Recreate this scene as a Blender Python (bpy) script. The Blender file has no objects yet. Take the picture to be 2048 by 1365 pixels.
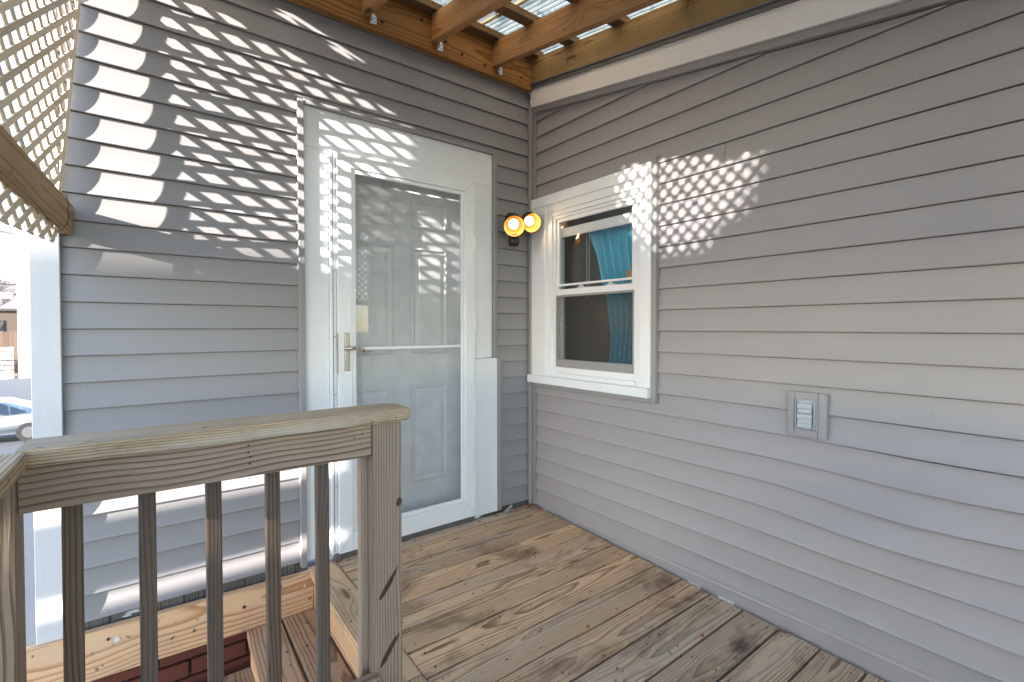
import bpy, bmesh, math, random
from mathutils import Vector, Matrix, Euler
random.seed(7)
S = bpy.context.scene
COL = S.collection
R = math.radians

# ------------------------------------------------------------------ camera
cd = bpy.data.cameras.new("camera"); cam = bpy.data.objects.new("camera", cd); COL.objects.link(cam)
cam.location = (-1.99, -2.375, 1.126)
cam.rotation_euler = (R(90 - 1.1), 0, R(-37.56))
cd.sensor_width = 36; cd.lens = 957 / 2048 * 36; cd.shift_y = -0.00446
cd.clip_start = 0.02; cd.clip_end = 600
S.camera = cam

# ------------------------------------------------------------------ light
SUN_A, SUN_E = 3.45, 0.26                    # travel: x per y, drop per x
sdir = Vector((SUN_A, 1.0, -SUN_E * SUN_A)).normalized()
elev = math.asin(-sdir.z)
w = bpy.data.worlds.new("World"); S.world = w; w.use_nodes = True
nt = w.node_tree
sky = nt.nodes.new("ShaderNodeTexSky"); sky.sky_type = 'NISHITA'; sky.sun_disc = False
sky.sun_elevation = elev
sky.sun_rotation = math.atan2(-sdir.x, -sdir.y)
sky.air_density = 1.0; sky.dust_density = 0.25; sky.ozone_density = 1.0
bg = nt.nodes["Background"]; bg.inputs[1].default_value = 0.15
nt.links.new(sky.outputs[0], bg.inputs[0])
sl = bpy.data.lights.new("sun", 'SUN'); sl.energy = 5.0; sl.angle = R(0.53); sl.color = (1.0, 0.94, 0.83)
so = bpy.data.objects.new("sun", sl); COL.objects.link(so)
so.rotation_euler = sdir.to_track_quat('-Z', 'Y').to_euler()
S.view_settings.view_transform = 'Standard'; S.view_settings.look = 'None'
S.view_settings.gamma = 1; S.view_settings.exposure = 2.85
S.view_settings.use_curve_mapping = False
S.view_settings.use_white_balance = True; S.view_settings.white_balance_temperature = 6550; S.view_settings.white_balance_tint = 14
S.cycles.max_bounces = 12; S.cycles.diffuse_bounces = 6; S.cycles.glossy_bounces = 5
S.cycles.transmission_bounces = 8; S.cycles.transparent_max_bounces = 16
S.cycles.use_denoising = True
S.cycles.sample_clamp_indirect = 6

# ------------------------------------------------------------------ materials
class G:
    """tiny node-graph helper"""
    def __init__(s, name):
        s.m = bpy.data.materials.new(name); s.m.use_nodes = True
        s.t = s.m.node_tree; s.t.nodes.clear()
        s.out = s.n("ShaderNodeOutputMaterial")
    def n(s, typ, **kw):
        x = s.t.nodes.new(typ)
        for k, v in kw.items(): setattr(x, k, v)
        return x
    def l(s, a, b): s.t.links.new(a, b)
    def set(s, sock, v):
        if hasattr(v, "bl_idname") or isinstance(v, bpy.types.NodeSocket): s.l(v, sock)
        else: sock.default_value = v
    def math(s, op, a, b=None, c=None, clamp=False):
        x = s.n("ShaderNodeMath", operation=op, use_clamp=clamp)
        s.set(x.inputs[0], a)
        if b is not None: s.set(x.inputs[1], b)
        if c is not None: s.set(x.inputs[2], c)
        return x.outputs[0]
    def vmath(s, op, a, b=None):
        x = s.n("ShaderNodeVectorMath", operation=op)
        s.set(x.inputs[0], a)
        if b is not None: s.set(x.inputs[1], b)
        return x.outputs[1] if op == 'LENGTH' else x.outputs[0]
    def noise(s, vec, scale, detail=3, rough=0.5, dist=0):
        x = s.n("ShaderNodeTexNoise"); s.l(vec, x.inputs["Vector"])
        x.inputs["Scale"].default_value = scale; x.inputs["Detail"].default_value = detail
        x.inputs["Roughness"].default_value = rough; x.inputs["Distortion"].default_value = dist
        return x.outputs["Fac"]
    def ramp(s, fac, stops):
        x = s.n("ShaderNodeValToRGB"); s.l(fac, x.inputs[0]); e = x.color_ramp.elements
        while len(e) < len(stops): e.new(0.5)
        for i, (p, c) in enumerate(stops):
            e[i].position = p; e[i].color = (c, c, c, 1) if isinstance(c, (int, float)) else (*c, 1)
        return x.outputs[0]
    def mix(s, fac, a, b, mode='MIX'):
        x = s.n("ShaderNodeMix", data_type='RGBA', blend_type=mode)
        s.set(x.inputs[0], fac)
        for i, v in ((6, a), (7, b)):
            if isinstance(v, tuple): v = (*v, 1) if len(v) == 3 else v
            s.set(x.inputs[i], v)
        return x.outputs[2]
    def bsdf(s, color, rough=0.6, bump=None, bstr=0.3, bdist=0.002, metal=0, spec=0.5):
        p = s.n("ShaderNodeBsdfPrincipled")
        if isinstance(color, tuple): color = (*color, 1)
        s.set(p.inputs["Base Color"], color); s.set(p.inputs["Roughness"], rough)
        p.inputs["Metallic"].default_value = metal
        p.inputs["Specular IOR Level"].default_value = spec
        if bump is not None:
            b = s.n("ShaderNodeBump"); b.inputs["Strength"].default_value = bstr
            b.inputs["Distance"].default_value = bdist
            s.l(bump, b.inputs["Height"]); s.l(b.outputs[0], p.inputs["Normal"])
        s.l(p.outputs[0], s.out.inputs[0]); return p
    def mapv(s, vec, scale=(1, 1, 1), loc=(0, 0, 0)):
        x = s.n("ShaderNodeMapping"); s.l(vec, x.inputs[0])
        x.inputs["Scale"].default_value = scale; x.inputs["Location"].default_value = loc
        return x.outputs[0]

def wood(name, light, dark, grey=(0.3, 0.29, 0.28), greyamt=0.3, ring=0.0075, contrast=1.0,
         knots=1.0, stain=0.0, rough=0.75, wob_amt=0.10, quarter=False, bstr=0.5, fine=1.0, stain_col=(0.05, 0.035, 0.025)):
    g = G(name)
    tc = g.n("ShaderNodeTexCoord"); oi = g.n("ShaderNodeObjectInfo"); rnd = oi.outputs["Random"]
    co = tc.outputs["Object"]
    off = g.n("ShaderNodeCombineXYZ")
    g.l(g.math('MULTIPLY', rnd, 37.0), off.inputs[0])
    cz = g.math('FRACT', g.math('MULTIPLY', rnd, 17.3)); cy = g.math('FRACT', g.math('MULTIPLY', rnd, 53.7))
    g.l(g.math('MULTIPLY_ADD', cy, 0.06, 0.065) if quarter else g.math('MULTIPLY_ADD', cy, 0.10, -0.05), off.inputs[1])
    g.l(g.math('MULTIPLY_ADD', cz, 0.07, 0.040), off.inputs[2])
    p = g.vmath('ADD', co, off.outputs[0])
    # slow wander of the pith along the board
    n1 = g.n("ShaderNodeTexNoise"); g.l(g.mapv(p, (1.6, 2.2, 2.2)), n1.inputs["Vector"])
    n1.inputs["Scale"].default_value = 1.0; n1.inputs["Detail"].default_value = 2
    wob = g.vmath('SUBTRACT', n1.outputs["Color"], (0.5, 0.5, 0.5))
    wob = g.vmath('MULTIPLY', wob, (0.0, wob_amt, wob_amt))
    p2 = g.vmath('ADD', p, wob)
    # knots
    vo = g.n("ShaderNodeTexVoronoi", feature='F1'); g.l(g.mapv(p, (1.5, 6, 6)), vo.inputs["Vector"])
    vo.inputs["Scale"].default_value = 1.0; vo.inputs["Randomness"].default_value = 1.0
    kd = vo.outputs["Distance"]
    kmask = g.math('SUBTRACT', 1.0, g.math('MULTIPLY', kd, 3.2), clamp=True)
    sep = g.n("ShaderNodeSeparateXYZ"); g.l(p2, sep.inputs[0])
    yz = g.n("ShaderNodeCombineXYZ"); g.l(sep.outputs[1], yz.inputs[1]); g.l(sep.outputs[2], yz.inputs[2])
    r = g.vmath('LENGTH', yz.outputs[0])
    r = g.math('ADD', r, g.math('MULTIPLY', g.math('POWER', kmask, 2.0), 0.030 * knots))
    fn = g.noise(g.mapv(p, (4, 60, 60)), 1.0, 3, 0.6)
    r = g.math('ADD', r, g.math('MULTIPLY', fn, 0.0036))
    s1 = g.math('FRACT', g.math('MULTIPLY', r, 1.0 / ring))
    band = g.ramp(s1, [(0.0, 0.0), (0.55, 0.10), (0.88, 1.0), (0.95, 0.85), (1.0, 0.0)])
    vary = g.noise(g.mapv(p, (2.5, 14, 14)), 1.0, 2)
    band = g.math('MULTIPLY', band, g.math('MULTIPLY_ADD', vary, 0.8, 0.48), clamp=True)
    fine_n = g.noise(g.mapv(p, (9, 420, 420)), 1.0, 4, 0.65)
    base = g.mix(g.math('MULTIPLY', band, contrast, clamp=True), light, dark)
    base = g.mix(g.math('MULTIPLY', g.math('SUBTRACT', fine_n, 0.42), 1.1 * fine, clamp=True), base, dark)
    # grey weathering in long patches
    wm = g.noise(g.mapv(p, (1.1, 9, 9)), 1.6, 4, 0.6)
    wv = g.math('ADD', wm, g.math('MULTIPLY_ADD', rnd, 0.3, -0.15))
    base = g.mix(g.math('MULTIPLY', g.ramp(wv, [(0.42, 0.0), (0.66, 1.0)]), greyamt), base, grey)
    # tone per board
    tone = g.math('MULTIPLY_ADD', g.math('FRACT', g.math('MULTIPLY', rnd, 91.7)), 0.30, 0.84)
    tn = g.n("ShaderNodeCombineXYZ")
    for i in range(3): g.l(tone, tn.inputs[i])
    base = g.mix(1.0, base, tn.outputs[0], 'MULTIPLY')
    # knot hearts
    base = g.mix(g.math('MULTIPLY', g.ramp(kd, [(0.05, 1.0), (0.085, 0.0)]), 0.8 * min(knots, 1)), base,
                 tuple(c * 0.35 for c in dark))
    if stain > 0:
        gp = g.n("ShaderNodeNewGeometry").outputs["Position"]
        sn = g.noise(g.mapv(gp, (2.3, 5.5, 3)), 1.0, 5, 0.62, 0.4)
        base = g.mix(g.math('MULTIPLY', g.ramp(sn, [(0.53, 0.0), (0.70, 1.0)]), stain), base, stain_col)
        sp = g.noise(g.mapv(gp, (30, 55, 30)), 1.0, 2, 0.5)
        base = g.mix(g.math('MULTIPLY', g.ramp(sp, [(0.69, 0.0), (0.75, 1.0)]), 0.75), base, (0.03, 0.025, 0.02))
    hb = g.math('ADD', g.math('MULTIPLY', band, 0.55), g.math('MULTIPLY', fine_n, 0.6))
    g.bsdf(base, rough, hb, bstr, 0.0016, spec=0.3)
    return g.m

def plain(name, col, rough=0.5, metal=0, nscale=30, namt=0.12, bstr=0.0, dirt=0.0, dirtcol=(0.1, 0.09, 0.08), spec=0.5, stretch=(1, 1, 1)):
    g = G(name)
    gp = g.n("ShaderNodeNewGeometry").outputs["Position"]
    n1 = g.noise(g.mapv(gp, stretch), nscale, 4, 0.6)
    c = g.mix(g.math('MULTIPLY', n1, namt), col, tuple(x * 0.6 for x in col))
    if dirt > 0:
        d = g.noise(gp, 3.1, 6, 0.7)
        c = g.mix(g.math('MULTIPLY', g.ramp(d, [(0.5, 0.0), (0.75, 1.0)]), dirt), c, dirtcol)
        d2 = g.noise(gp, 60, 3, 0.6)
        c = g.mix(g.math('MULTIPLY', g.ramp(d2, [(0.68, 0.0), (0.76, 1.0)]), dirt), c, dirtcol)
    g.bsdf(c, rough, n1 if bstr else None, bstr, 0.001, metal, spec)
    return g.m

def emit(name, col, st):
    g = G(name); e = g.n("ShaderNodeEmission"); e.inputs[0].default_value = (*col, 1); e.inputs[1].default_value = st
    g.l(e.outputs[0], g.out.inputs[0]); return g.m

def glass(name, tint=(0.93, 0.96, 0.97), mul=1.0, dirt=0.05, wavy=0.0):
    g = G(name)
    tr = g.n("ShaderNodeBsdfTransparent"); tr.inputs[0].default_value = (*tint, 1)
    gl = g.n("ShaderNodeBsdfGlossy"); gl.inputs["Roughness"].default_value = 0.0
    gl.inputs[0].default_value = (0.95, 0.97, 1, 1)
    fr = g.n("ShaderNodeFresnel"); fr.inputs[0].default_value = 1.52
    gp = g.n("ShaderNodeNewGeometry").outputs["Position"]
    if wavy:
        b = g.n("ShaderNodeBump"); b.inputs["Strength"].default_value = wavy; b.inputs["Distance"].default_value = 0.01
        g.l(g.noise(gp, 2.2, 1), b.inputs["Height"]); g.l(b.outputs[0], gl.inputs["Normal"])
    bf = g.n('ShaderNodeNewGeometry').outputs['Backfacing']
    f = g.math('MULTIPLY', g.math('MULTIPLY', fr.outputs[0], mul, clamp=True), g.math('SUBTRACT', 1.0, bf))
    m = g.n("ShaderNodeMixShader"); g.l(f, m.inputs[0]); g.l(tr.outputs[0], m.inputs[1]); g.l(gl.outputs[0], m.inputs[2])
    df = g.n("ShaderNodeBsdfDiffuse"); df.inputs[0].default_value = (0.5, 0.5, 0.5, 1)
    d = g.ramp(g.noise(g.mapv(gp, (1, 1, 1)), 9, 6, 0.75), [(0.4, 0.3), (0.75, 1.0)])
    m2 = g.n("ShaderNodeMixShader"); g.l(g.math('MULTIPLY', d, dirt), m2.inputs[0])
    g.l(m.outputs[0], m2.inputs[1]); g.l(df.outputs[0], m2.inputs[2]); g.l(m2.outputs[0], g.out.inputs[0])
    return g.m

def siding_mat(name, col, axis):
    g = G(name)
    tc = g.n("ShaderNodeNewGeometry").outputs["Position"]
    sc = (2, 2, 260) ; sc2 = (14, 14, 900)
    n1 = g.noise(g.mapv(tc, (6, 6, 220)), 1.0, 4, 0.65, 0.3)       # embossed wood grain
    n2 = g.noise(tc, 1.3, 4, 0.6)
    n3 = g.noise(tc, 45, 3, 0.6)
    oi = g.n("ShaderNodeObjectInfo").outputs["Random"]
    c = g.mix(g.math('MULTIPLY', n1, 0.14), col, tuple(x * 0.55 for x in col))
    c = g.mix(g.math('MULTIPLY', g.ramp(n2, [(0.45, 0), (0.8, 1)]), 0.16), c, tuple(x * 0.7 for x in col))
    c = g.mix(g.math('MULTIPLY', oi, 0.07), c, tuple(x * 0.7 for x in col))
    c = g.mix(g.math('MULTIPLY', g.ramp(n3, [(0.74, 0), (0.79, 1)]), 0.5), c, (0.06, 0.05, 0.045))
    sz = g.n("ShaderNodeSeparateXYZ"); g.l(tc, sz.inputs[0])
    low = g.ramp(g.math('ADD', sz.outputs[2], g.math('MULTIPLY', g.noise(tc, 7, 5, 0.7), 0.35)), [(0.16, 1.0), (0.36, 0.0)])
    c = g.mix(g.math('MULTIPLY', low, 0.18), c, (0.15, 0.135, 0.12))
    rg = g.math('MULTIPLY_ADD', n2, 0.22, 0.34)
    g.bsdf(c, rg, n1, 0.20, 0.0012, spec=0.42)
    return g.m

M = {}
M['sidingA'] = siding_mat('grey_vinyl_siding', (0.275, 0.268, 0.280), 0)
M['sidingB'] = siding_mat('taupe_vinyl_siding', (0.300, 0.286, 0.296), 0)
M['trimgrey'] = plain('grey_trim', (0.27, 0.265, 0.272), 0.5, nscale=12, dirt=0.15)
M['white'] = plain('white_vinyl', (0.72, 0.745, 0.775), 0.42, nscale=9, namt=0.08, dirt=0.10, dirtcol=(0.35, 0.33, 0.3))
M['whitegrain'] = plain('white_corner_vinyl', (0.60, 0.61, 0.63), 0.5, nscale=1, namt=0.3, bstr=0.3, stretch=(160, 160, 5), dirt=0.06, dirtcol=(0.35, 0.33, 0.3))
M['whitedoor'] = plain('white_aluminium', (0.75, 0.78, 0.81), 0.33, nscale=8, namt=0.06, dirt=0.07, dirtcol=(0.4, 0.38, 0.35))
M['doorskin'] = plain('painted_steel_door', (0.80, 0.80, 0.79), 0.45, nscale=5, namt=0.08)
M['fascia'] = plain('pale_fascia', (0.72, 0.70, 0.695), 0.5, nscale=7, namt=0.12, dirt=0.12)
M['greymetal'] = plain('grey_flashing', (0.13, 0.13, 0.135), 0.45, 0.3, nscale=25, dirt=0.3)
M['deck'] = wood('deck_pine', (0.66, 0.435, 0.26), (0.165, 0.085, 0.042), (0.44, 0.36, 0.28), 0.45, 0.0062, 1.0, 0.9, 0.85, wob_amt=0.032, fine=1.5, stain_col=(0.10, 0.055, 0.030))
M['deckgrey'] = wood('deck_pine_greyed', (0.56, 0.405, 0.27), (0.14, 0.088, 0.056), (0.46, 0.39, 0.32), 0.5, 0.0056, 0.95, 0.9, 0.85, wob_amt=0.028, fine=1.7, stain_col=(0.075, 0.050, 0.034))
M['deckedge'] = wood('deck_border_pine', (0.56, 0.37, 0.20), (0.19, 0.10, 0.05), (0.42, 0.33, 0.24), 0.35, 0.010, 1.0, 1.0, 0.25, wob_amt=0.05)
M['fresh'] = wood('new_pine', (0.60, 0.405, 0.245), (0.31, 0.135, 0.055), (0.46, 0.36, 0.27), 0.5, 0.013, 1.0, 0.6, 0.12, fine=0.7, wob_amt=0.06)
M['tread'] = wood('tread_pine', (0.46, 0.29, 0.175), (0.15, 0.075, 0.042), (0.33, 0.25, 0.20), 0.45, 0.009, 1.0, 0.8, 0.4, wob_amt=0.045)
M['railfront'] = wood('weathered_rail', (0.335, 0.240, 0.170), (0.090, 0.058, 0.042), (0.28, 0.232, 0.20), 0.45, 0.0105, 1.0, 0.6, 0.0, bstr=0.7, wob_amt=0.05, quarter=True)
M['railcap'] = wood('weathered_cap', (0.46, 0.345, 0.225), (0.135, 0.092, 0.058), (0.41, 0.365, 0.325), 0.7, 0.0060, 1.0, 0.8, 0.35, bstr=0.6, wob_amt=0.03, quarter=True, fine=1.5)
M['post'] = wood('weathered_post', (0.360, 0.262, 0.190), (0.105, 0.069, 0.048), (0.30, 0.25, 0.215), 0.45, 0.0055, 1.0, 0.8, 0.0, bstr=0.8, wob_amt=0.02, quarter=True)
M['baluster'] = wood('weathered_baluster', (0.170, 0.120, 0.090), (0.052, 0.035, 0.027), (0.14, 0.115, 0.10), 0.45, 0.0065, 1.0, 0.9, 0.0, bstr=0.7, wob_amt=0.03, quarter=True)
M['ledger'] = wood('honey_pine', (0.31, 0.150, 0.042), (0.13, 0.050, 0.012), (0.19, 0.105, 0.045), 0.4, 0.012, 1.0, 0.9, 0.15, wob_amt=0.05)
M['rafter'] = wood('honey_rafter', (0.42, 0.205, 0.062), (0.19, 0.072, 0.020), (0.36, 0.23, 0.13), 0.4, 0.0090, 1.0, 1.2, 0.10, wob_amt=0.05)
M['wallrafter'] = wood('olive_rafter', (0.32, 0.205, 0.080), (0.11, 0.062, 0.022), (0.18, 0.135, 0.062), 0.7, 0.010, 1.0, 1.4, 0.30, wob_amt=0.045)
M['purlin'] = wood('dark_purlin', (0.20, 0.120, 0.058), (0.085, 0.048, 0.026), (0.13, 0.095, 0.065), 0.6, 0.009, 0.9, 0.8, 0.2, wob_amt=0.05)
M['lattice'] = wood('lattice_pine', (0.80, 0.70, 0.56), (0.55, 0.46, 0.34), (0.62, 0.57, 0.50), 0.5, 0.006, 0.5, 0.2, 0.0, bstr=0.4, wob_amt=0.03)
M['beam'] = wood('beam_pine', (0.44, 0.315, 0.175), (0.22, 0.14, 0.072), (0.32, 0.27, 0.22), 0.5, 0.012, 0.9, 1.0, 0.12, wob_amt=0.05)
M['sheath'] = wood('grey_sheathing', (0.15, 0.135, 0.125), (0.055, 0.048, 0.043), (0.13, 0.125, 0.12), 0.8, 0.006, 1.0, 0.8, 0.2, wob_amt=0.05)
M['galv'] = plain('galvanised_steel', (0.62, 0.64, 0.68), 0.4, 0.4, nscale=60, namt=0.3)
M['blackhole'] = plain('dark_hole', (0.012, 0.011, 0.010), 0.8)
M['screw'] = plain('dark_screw', (0.06, 0.055, 0.055), 0.45, 0.6)
M['nickel'] = plain('worn_nickel', (0.42, 0.39, 0.35), 0.35, 0.85, nscale=50)
M['glass'] = glass('storm_glass', tint=(0.90, 0.91, 0.92), mul=1.35, dirt=0.10, wavy=0.05)
M['winglass'] = glass('window_glass', mul=1.1, dirt=0.05, wavy=0.03)
M['bronze'] = plain('dark_bronze', (0.035, 0.025, 0.02), 0.4, 0.3)
M['leaf'] = plain('dry_leaf', (0.30, 0.11, 0.035), 0.7, nscale=90, namt=0.5)
M['leaf2'] = plain('tan_leaf', (0.42, 0.24, 0.11), 0.7, nscale=90, namt=0.5)
M['curtain'] = plain('blue_curtain', (0.05, 0.44, 0.62), 0.85, nscale=14, namt=0.35, dirt=0.25, dirtcol=(0.14, 0.13, 0.24))
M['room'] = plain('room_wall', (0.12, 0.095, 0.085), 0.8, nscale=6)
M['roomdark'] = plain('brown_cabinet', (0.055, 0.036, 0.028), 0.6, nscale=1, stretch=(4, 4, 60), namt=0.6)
M['asphalt'] = plain('asphalt', (0.07, 0.076, 0.09), 0.8, nscale=4, namt=0.35, bstr=0.3, dirt=0.2, dirtcol=(0.10, 0.095, 0.09))
M['ground'] = plain('ground_soil', (0.16, 0.14, 0.11), 0.9, nscale=3, namt=0.5)
M['brick'] = plain('red_brick', (0.13, 0.036, 0.024), 0.85, nscale=40, namt=0.7, bstr=0.5, dirt=0.45, dirtcol=(0.04, 0.018, 0.014))
M['mortar'] = plain('mortar', (0.10, 0.07, 0.06), 0.9, nscale=60, namt=0.5, bstr=0.5)
M['ventwhite'] = plain('painted_vent', (0.42, 0.44, 0.47), 0.5, nscale=70, namt=0.35, dirt=0.3)
M['carpaint'] = plain('silver_car_paint', (0.40, 0.43, 0.44), 0.22, 0.7, nscale=2, namt=0.05)
M['carglass'] = plain('car_window', (0.02, 0.03, 0.045), 0.05)
M['tyre'] = plain('tyre_rubber', (0.02, 0.02, 0.022), 0.8)
M['fence'] = wood('brown_fence', (0.13, 0.085, 0.062), (0.06, 0.04, 0.03), (0.1, 0.08, 0.07), 0.5, 0.02, 0.8)
M['bark'] = plain('bark', (0.10, 0.078, 0.062), 0.9, nscale=20, namt=0.6)
M['neighwhite'] = plain('neighbour_white_siding', (0.72, 0.72, 0.71), 0.6, nscale=3, namt=0.1)
M['neighgrey'] = plain('neighbour_grey', (0.20, 0.20, 0.21), 0.7, nscale=3, namt=0.2)
M['wire'] = plain('black_wire', (0.02, 0.02, 0.025), 0.6)
M['paper'] = plain('pale_scrap', (0.62, 0.63, 0.64), 0.6)
M['sap'] = plain('dark_split', (0.075, 0.035, 0.020), 0.9, nscale=120, namt=0.8, bstr=0.8)

# screen mesh
g = G('insect_screen')
tr = g.n("ShaderNodeBsdfTransparent"); tr.inputs[0].default_value = (0.9, 0.9, 0.9, 1)
df = g.n("ShaderNodeBsdfDiffuse"); df.inputs[0].default_value = (0.10, 0.095, 0.09, 1)
gp = g.n("ShaderNodeNewGeometry").outputs["Position"]
mm = g.n("ShaderNodeMixShader")
g.l(g.math('MULTIPLY_ADD', g.noise(g.mapv(gp, (1, 30, 90)), 1.0, 4, 0.7), 0.40, -0.04), mm.inputs[0])
g.l(tr.outputs[0], mm.inputs[1]); g.l(df.outputs[0], mm.inputs[2]); g.l(mm.outputs[0], g.out.inputs[0])
M['screen'] = g.m

# translucent corrugated roof
g = G('clear_corrugated_plastic')
gp = g.n("ShaderNodeNewGeometry").outputs["Position"]
dn = g.noise(g.mapv(gp, (16, 2.4, 2)), 1.0, 6, 0.70, 0.5)
dcol = g.mix(g.ramp(dn, [(0.46, 0.0), (0.68, 1.0)]), (0.82, 0.66, 0.44), (0.16, 0.13, 0.07))
blot = g.noise(g.mapv(gp, (9, 7, 2)), 1.0, 3, 0.5, 0.8)
dcol = g.mix(g.ramp(blot, [(0.55, 0.0), (0.66, 0.75)]), dcol, (0.06, 0.06, 0.035))
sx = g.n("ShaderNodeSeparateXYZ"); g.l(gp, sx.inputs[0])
valley_shade = g.math('ABSOLUTE', g.math('SINE', g.math('MULTIPLY', sx.outputs[0], math.pi / 0.032)))
dcol = g.mix(g.ramp(valley_shade, [(0.0, 0.85), (0.35, 0.0)]), dcol, (0.10, 0.09, 0.06))  # corrugation shading put into the colour as dark lines along the valleys
tl = g.n("ShaderNodeBsdfTranslucent"); g.l(dcol, tl.inputs[0])
tr = g.n("ShaderNodeBsdfTransparent"); tr.inputs[0].default_value = (0.75, 0.70, 0.60, 1)
m1 = g.n("ShaderNodeMixShader"); m1.inputs[0].default_value = 0.14
g.l(tl.outputs[0], m1.inputs[1]); g.l(tr.outputs[0], m1.inputs[2])
gl = g.n("ShaderNodeBsdfGlossy"); gl.inputs["Roughness"].default_value = 0.25
m2 = g.n("ShaderNodeMixShader"); m2.inputs[0].default_value = 0.08
g.l(m1.outputs[0], m2.inputs[1]); g.l(gl.outputs[0], m2.inputs[2]); g.l(m2.outputs[0], g.out.inputs[0])
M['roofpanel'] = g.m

# ------------------------------------------------------------------ object helpers
def thing(name, label, cat, loc=(0, 0, 0), group=None, kind=None):
    o = bpy.data.objects.new(name, None); COL.objects.link(o)
    o.location = loc; o.empty_display_size = 0.1
    o['label'] = label; o['category'] = cat
    if group: o['group'] = group
    if kind: o['kind'] = kind
    return o
def tag(o, label, cat, group=None, kind=None):
    if label: o['label'] = label
    if cat: o['category'] = cat
    if group: o['group'] = group
    if kind: o['kind'] = kind
    return o
def wloc(p):
    v = Vector((0, 0, 0))
    while p is not None: v += p.location; p = p.parent
    return v
def obj(name, bm_or_me, mat, parent=None, smooth=False, loc=None, rot=None):
    """world-space placement; the parent chain carries only translations"""
    if isinstance(bm_or_me, bmesh.types.BMesh):
        me = bpy.data.meshes.new(name); bm_or_me.normal_update(); bm_or_me.to_mesh(me); bm_or_me.free()
    else: me = bm_or_me
    if mat is not None and not me.materials: me.materials.append(mat)
    if smooth:
        for p in me.polygons: p.use_smooth = True
    o = bpy.data.objects.new(name, me); COL.objects.link(o)
    o.parent = parent
    base = wloc(parent)
    o.location = (Vector(loc) if loc is not None else Vector((0, 0, 0))) - base
    if rot is not None: o.rotation_euler = rot
    return o
def struct(name, bm, mat, **k):
    o = obj(name, bm, mat, **k); o['kind'] = 'structure'; return o
def bm_box(bm, x0, x1, y0, y1, z0, z1, bev=0.0):
    ret = bmesh.ops.create_cube(bm, size=1.0)
    vs = ret['verts']
    for v in vs:
        v.co = Vector(((x0 + x1) / 2 + v.co.x * (x1 - x0), (y0 + y1) / 2 + v.co.y * (y1 - y0), (z0 + z1) / 2 + v.co.z * (z1 - z0)))
    if bev > 0:
        es = list({e for v in vs for e in v.link_edges})
        bmesh.ops.bevel(bm, geom=es, offset=bev, segments=1 if bev < 0.003 else 2, affect='EDGES', profile=0.6)
    return bm
def box(x0, x1, y0, y1, z0, z1, bev=0.0):
    return bm_box(bmesh.new(), x0, x1, y0, y1, z0, z1, bev)
def pbox(name, parent, mat, x0, x1, y0, y1, z0, z1, bev=0.0015):
    c = Vector(((x0 + x1) / 2, (y0 + y1) / 2, (z0 + z1) / 2)); h = Vector((abs(x1 - x0) / 2, abs(y1 - y0) / 2, abs(z1 - z0) / 2))
    return obj(name, box(-h.x, h.x, -h.y, h.y, -h.z, h.z, bev), mat, parent, loc=c)
def board(name, parent, mat, a, b, wid, thk, up=(0, 0, 1), bev=0.003, segs=1, warp=0.0):
    """a board from a to b (centre line); local x along it, local z along 'up' = thickness"""
    a, b = Vector(a), Vector(b); d = b - a; L = d.length; d.normalize(); u = Vector(up)
    y = u.cross(d).normalized(); z = d.cross(y).normalized()
    bm = box(-L / 2, L / 2, -wid / 2, wid / 2, -thk / 2, thk / 2, bev)
    if segs > 1:
        for i in range(1, segs):
            bmesh.ops.bisect_plane(bm, geom=bm.verts[:] + bm.edges[:] + bm.faces[:], plane_co=(-L / 2 + L * i / segs, 0, 0), plane_no=(1, 0, 0))
        ph = random.uniform(0, 6); ph2 = random.uniform(0, 6)
        for v in bm.verts:
            v.co.z += warp * math.sin(v.co.x * 2.3 + ph); v.co.y += warp * 0.8 * math.sin(v.co.x * 3.1 + ph2)
    o = obj(name, bm, mat, parent, loc=(a + b) / 2)
    o.rotation_euler = Matrix((d, y, z)).transposed().to_euler()
    return o
def cyl_bm(bm, p0, p1, r0, r1=None, n=12, cap=True):
    p0, p1 = Vector(p0), Vector(p1); r1 = r0 if r1 is None else r1
    d = (p1 - p0).normalized(); u = d.orthogonal().normalized(); v = d.cross(u)
    A = [bm.verts.new(p0 + (u * math.cos(t) + v * math.sin(t)) * r0) for t in [2 * math.pi * i / n for i in range(n)]]
    B = [bm.verts.new(p1 + (u * math.cos(t) + v * math.sin(t)) * r1) for t in [2 * math.pi * i / n for i in range(n)]]
    for i in range(n): bm.faces.new((A[i], A[(i + 1) % n], B[(i + 1) % n], B[i]))
    if cap: bm.faces.new(A[::-1]); bm.faces.new(B)
    return bm
def tube_bm(bm, pts, r, n=6):
    for i in range(len(pts) - 1):
        ra = r[i] if isinstance(r, (list, tuple)) else r; rb = r[i + 1] if isinstance(r, (list, tuple)) else r
        cyl_bm(bm, pts[i], pts[i + 1], ra, rb, n)
    return bm
def prism(bm, pts, off):
    """closed polygon pts extruded by vector off"""
    a = [bm.verts.new(Vector(p)) for p in pts]; b = [bm.verts.new(Vector(p) + Vector(off)) for p in pts]
    n = len(pts)
    bm.faces.new(a); bm.faces.new(b[::-1])
    for i in range(n): bm.faces.new((a[i], b[i], b[(i + 1) % n], a[(i + 1) % n]))
    bmesh.ops.recalc_face_normals(bm, faces=bm.faces[:])
    return bm
def clip(bm, co, no):
    bmesh.ops.bisect_plane(bm, geom=bm.verts[:] + bm.edges[:] + bm.faces[:], plane_co=co, plane_no=no, clear_outer=True)
    es = [e for e in bm.edges if e.is_boundary]
    if es: bmesh.ops.holes_fill(bm, edges=es, sides=0)

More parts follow.
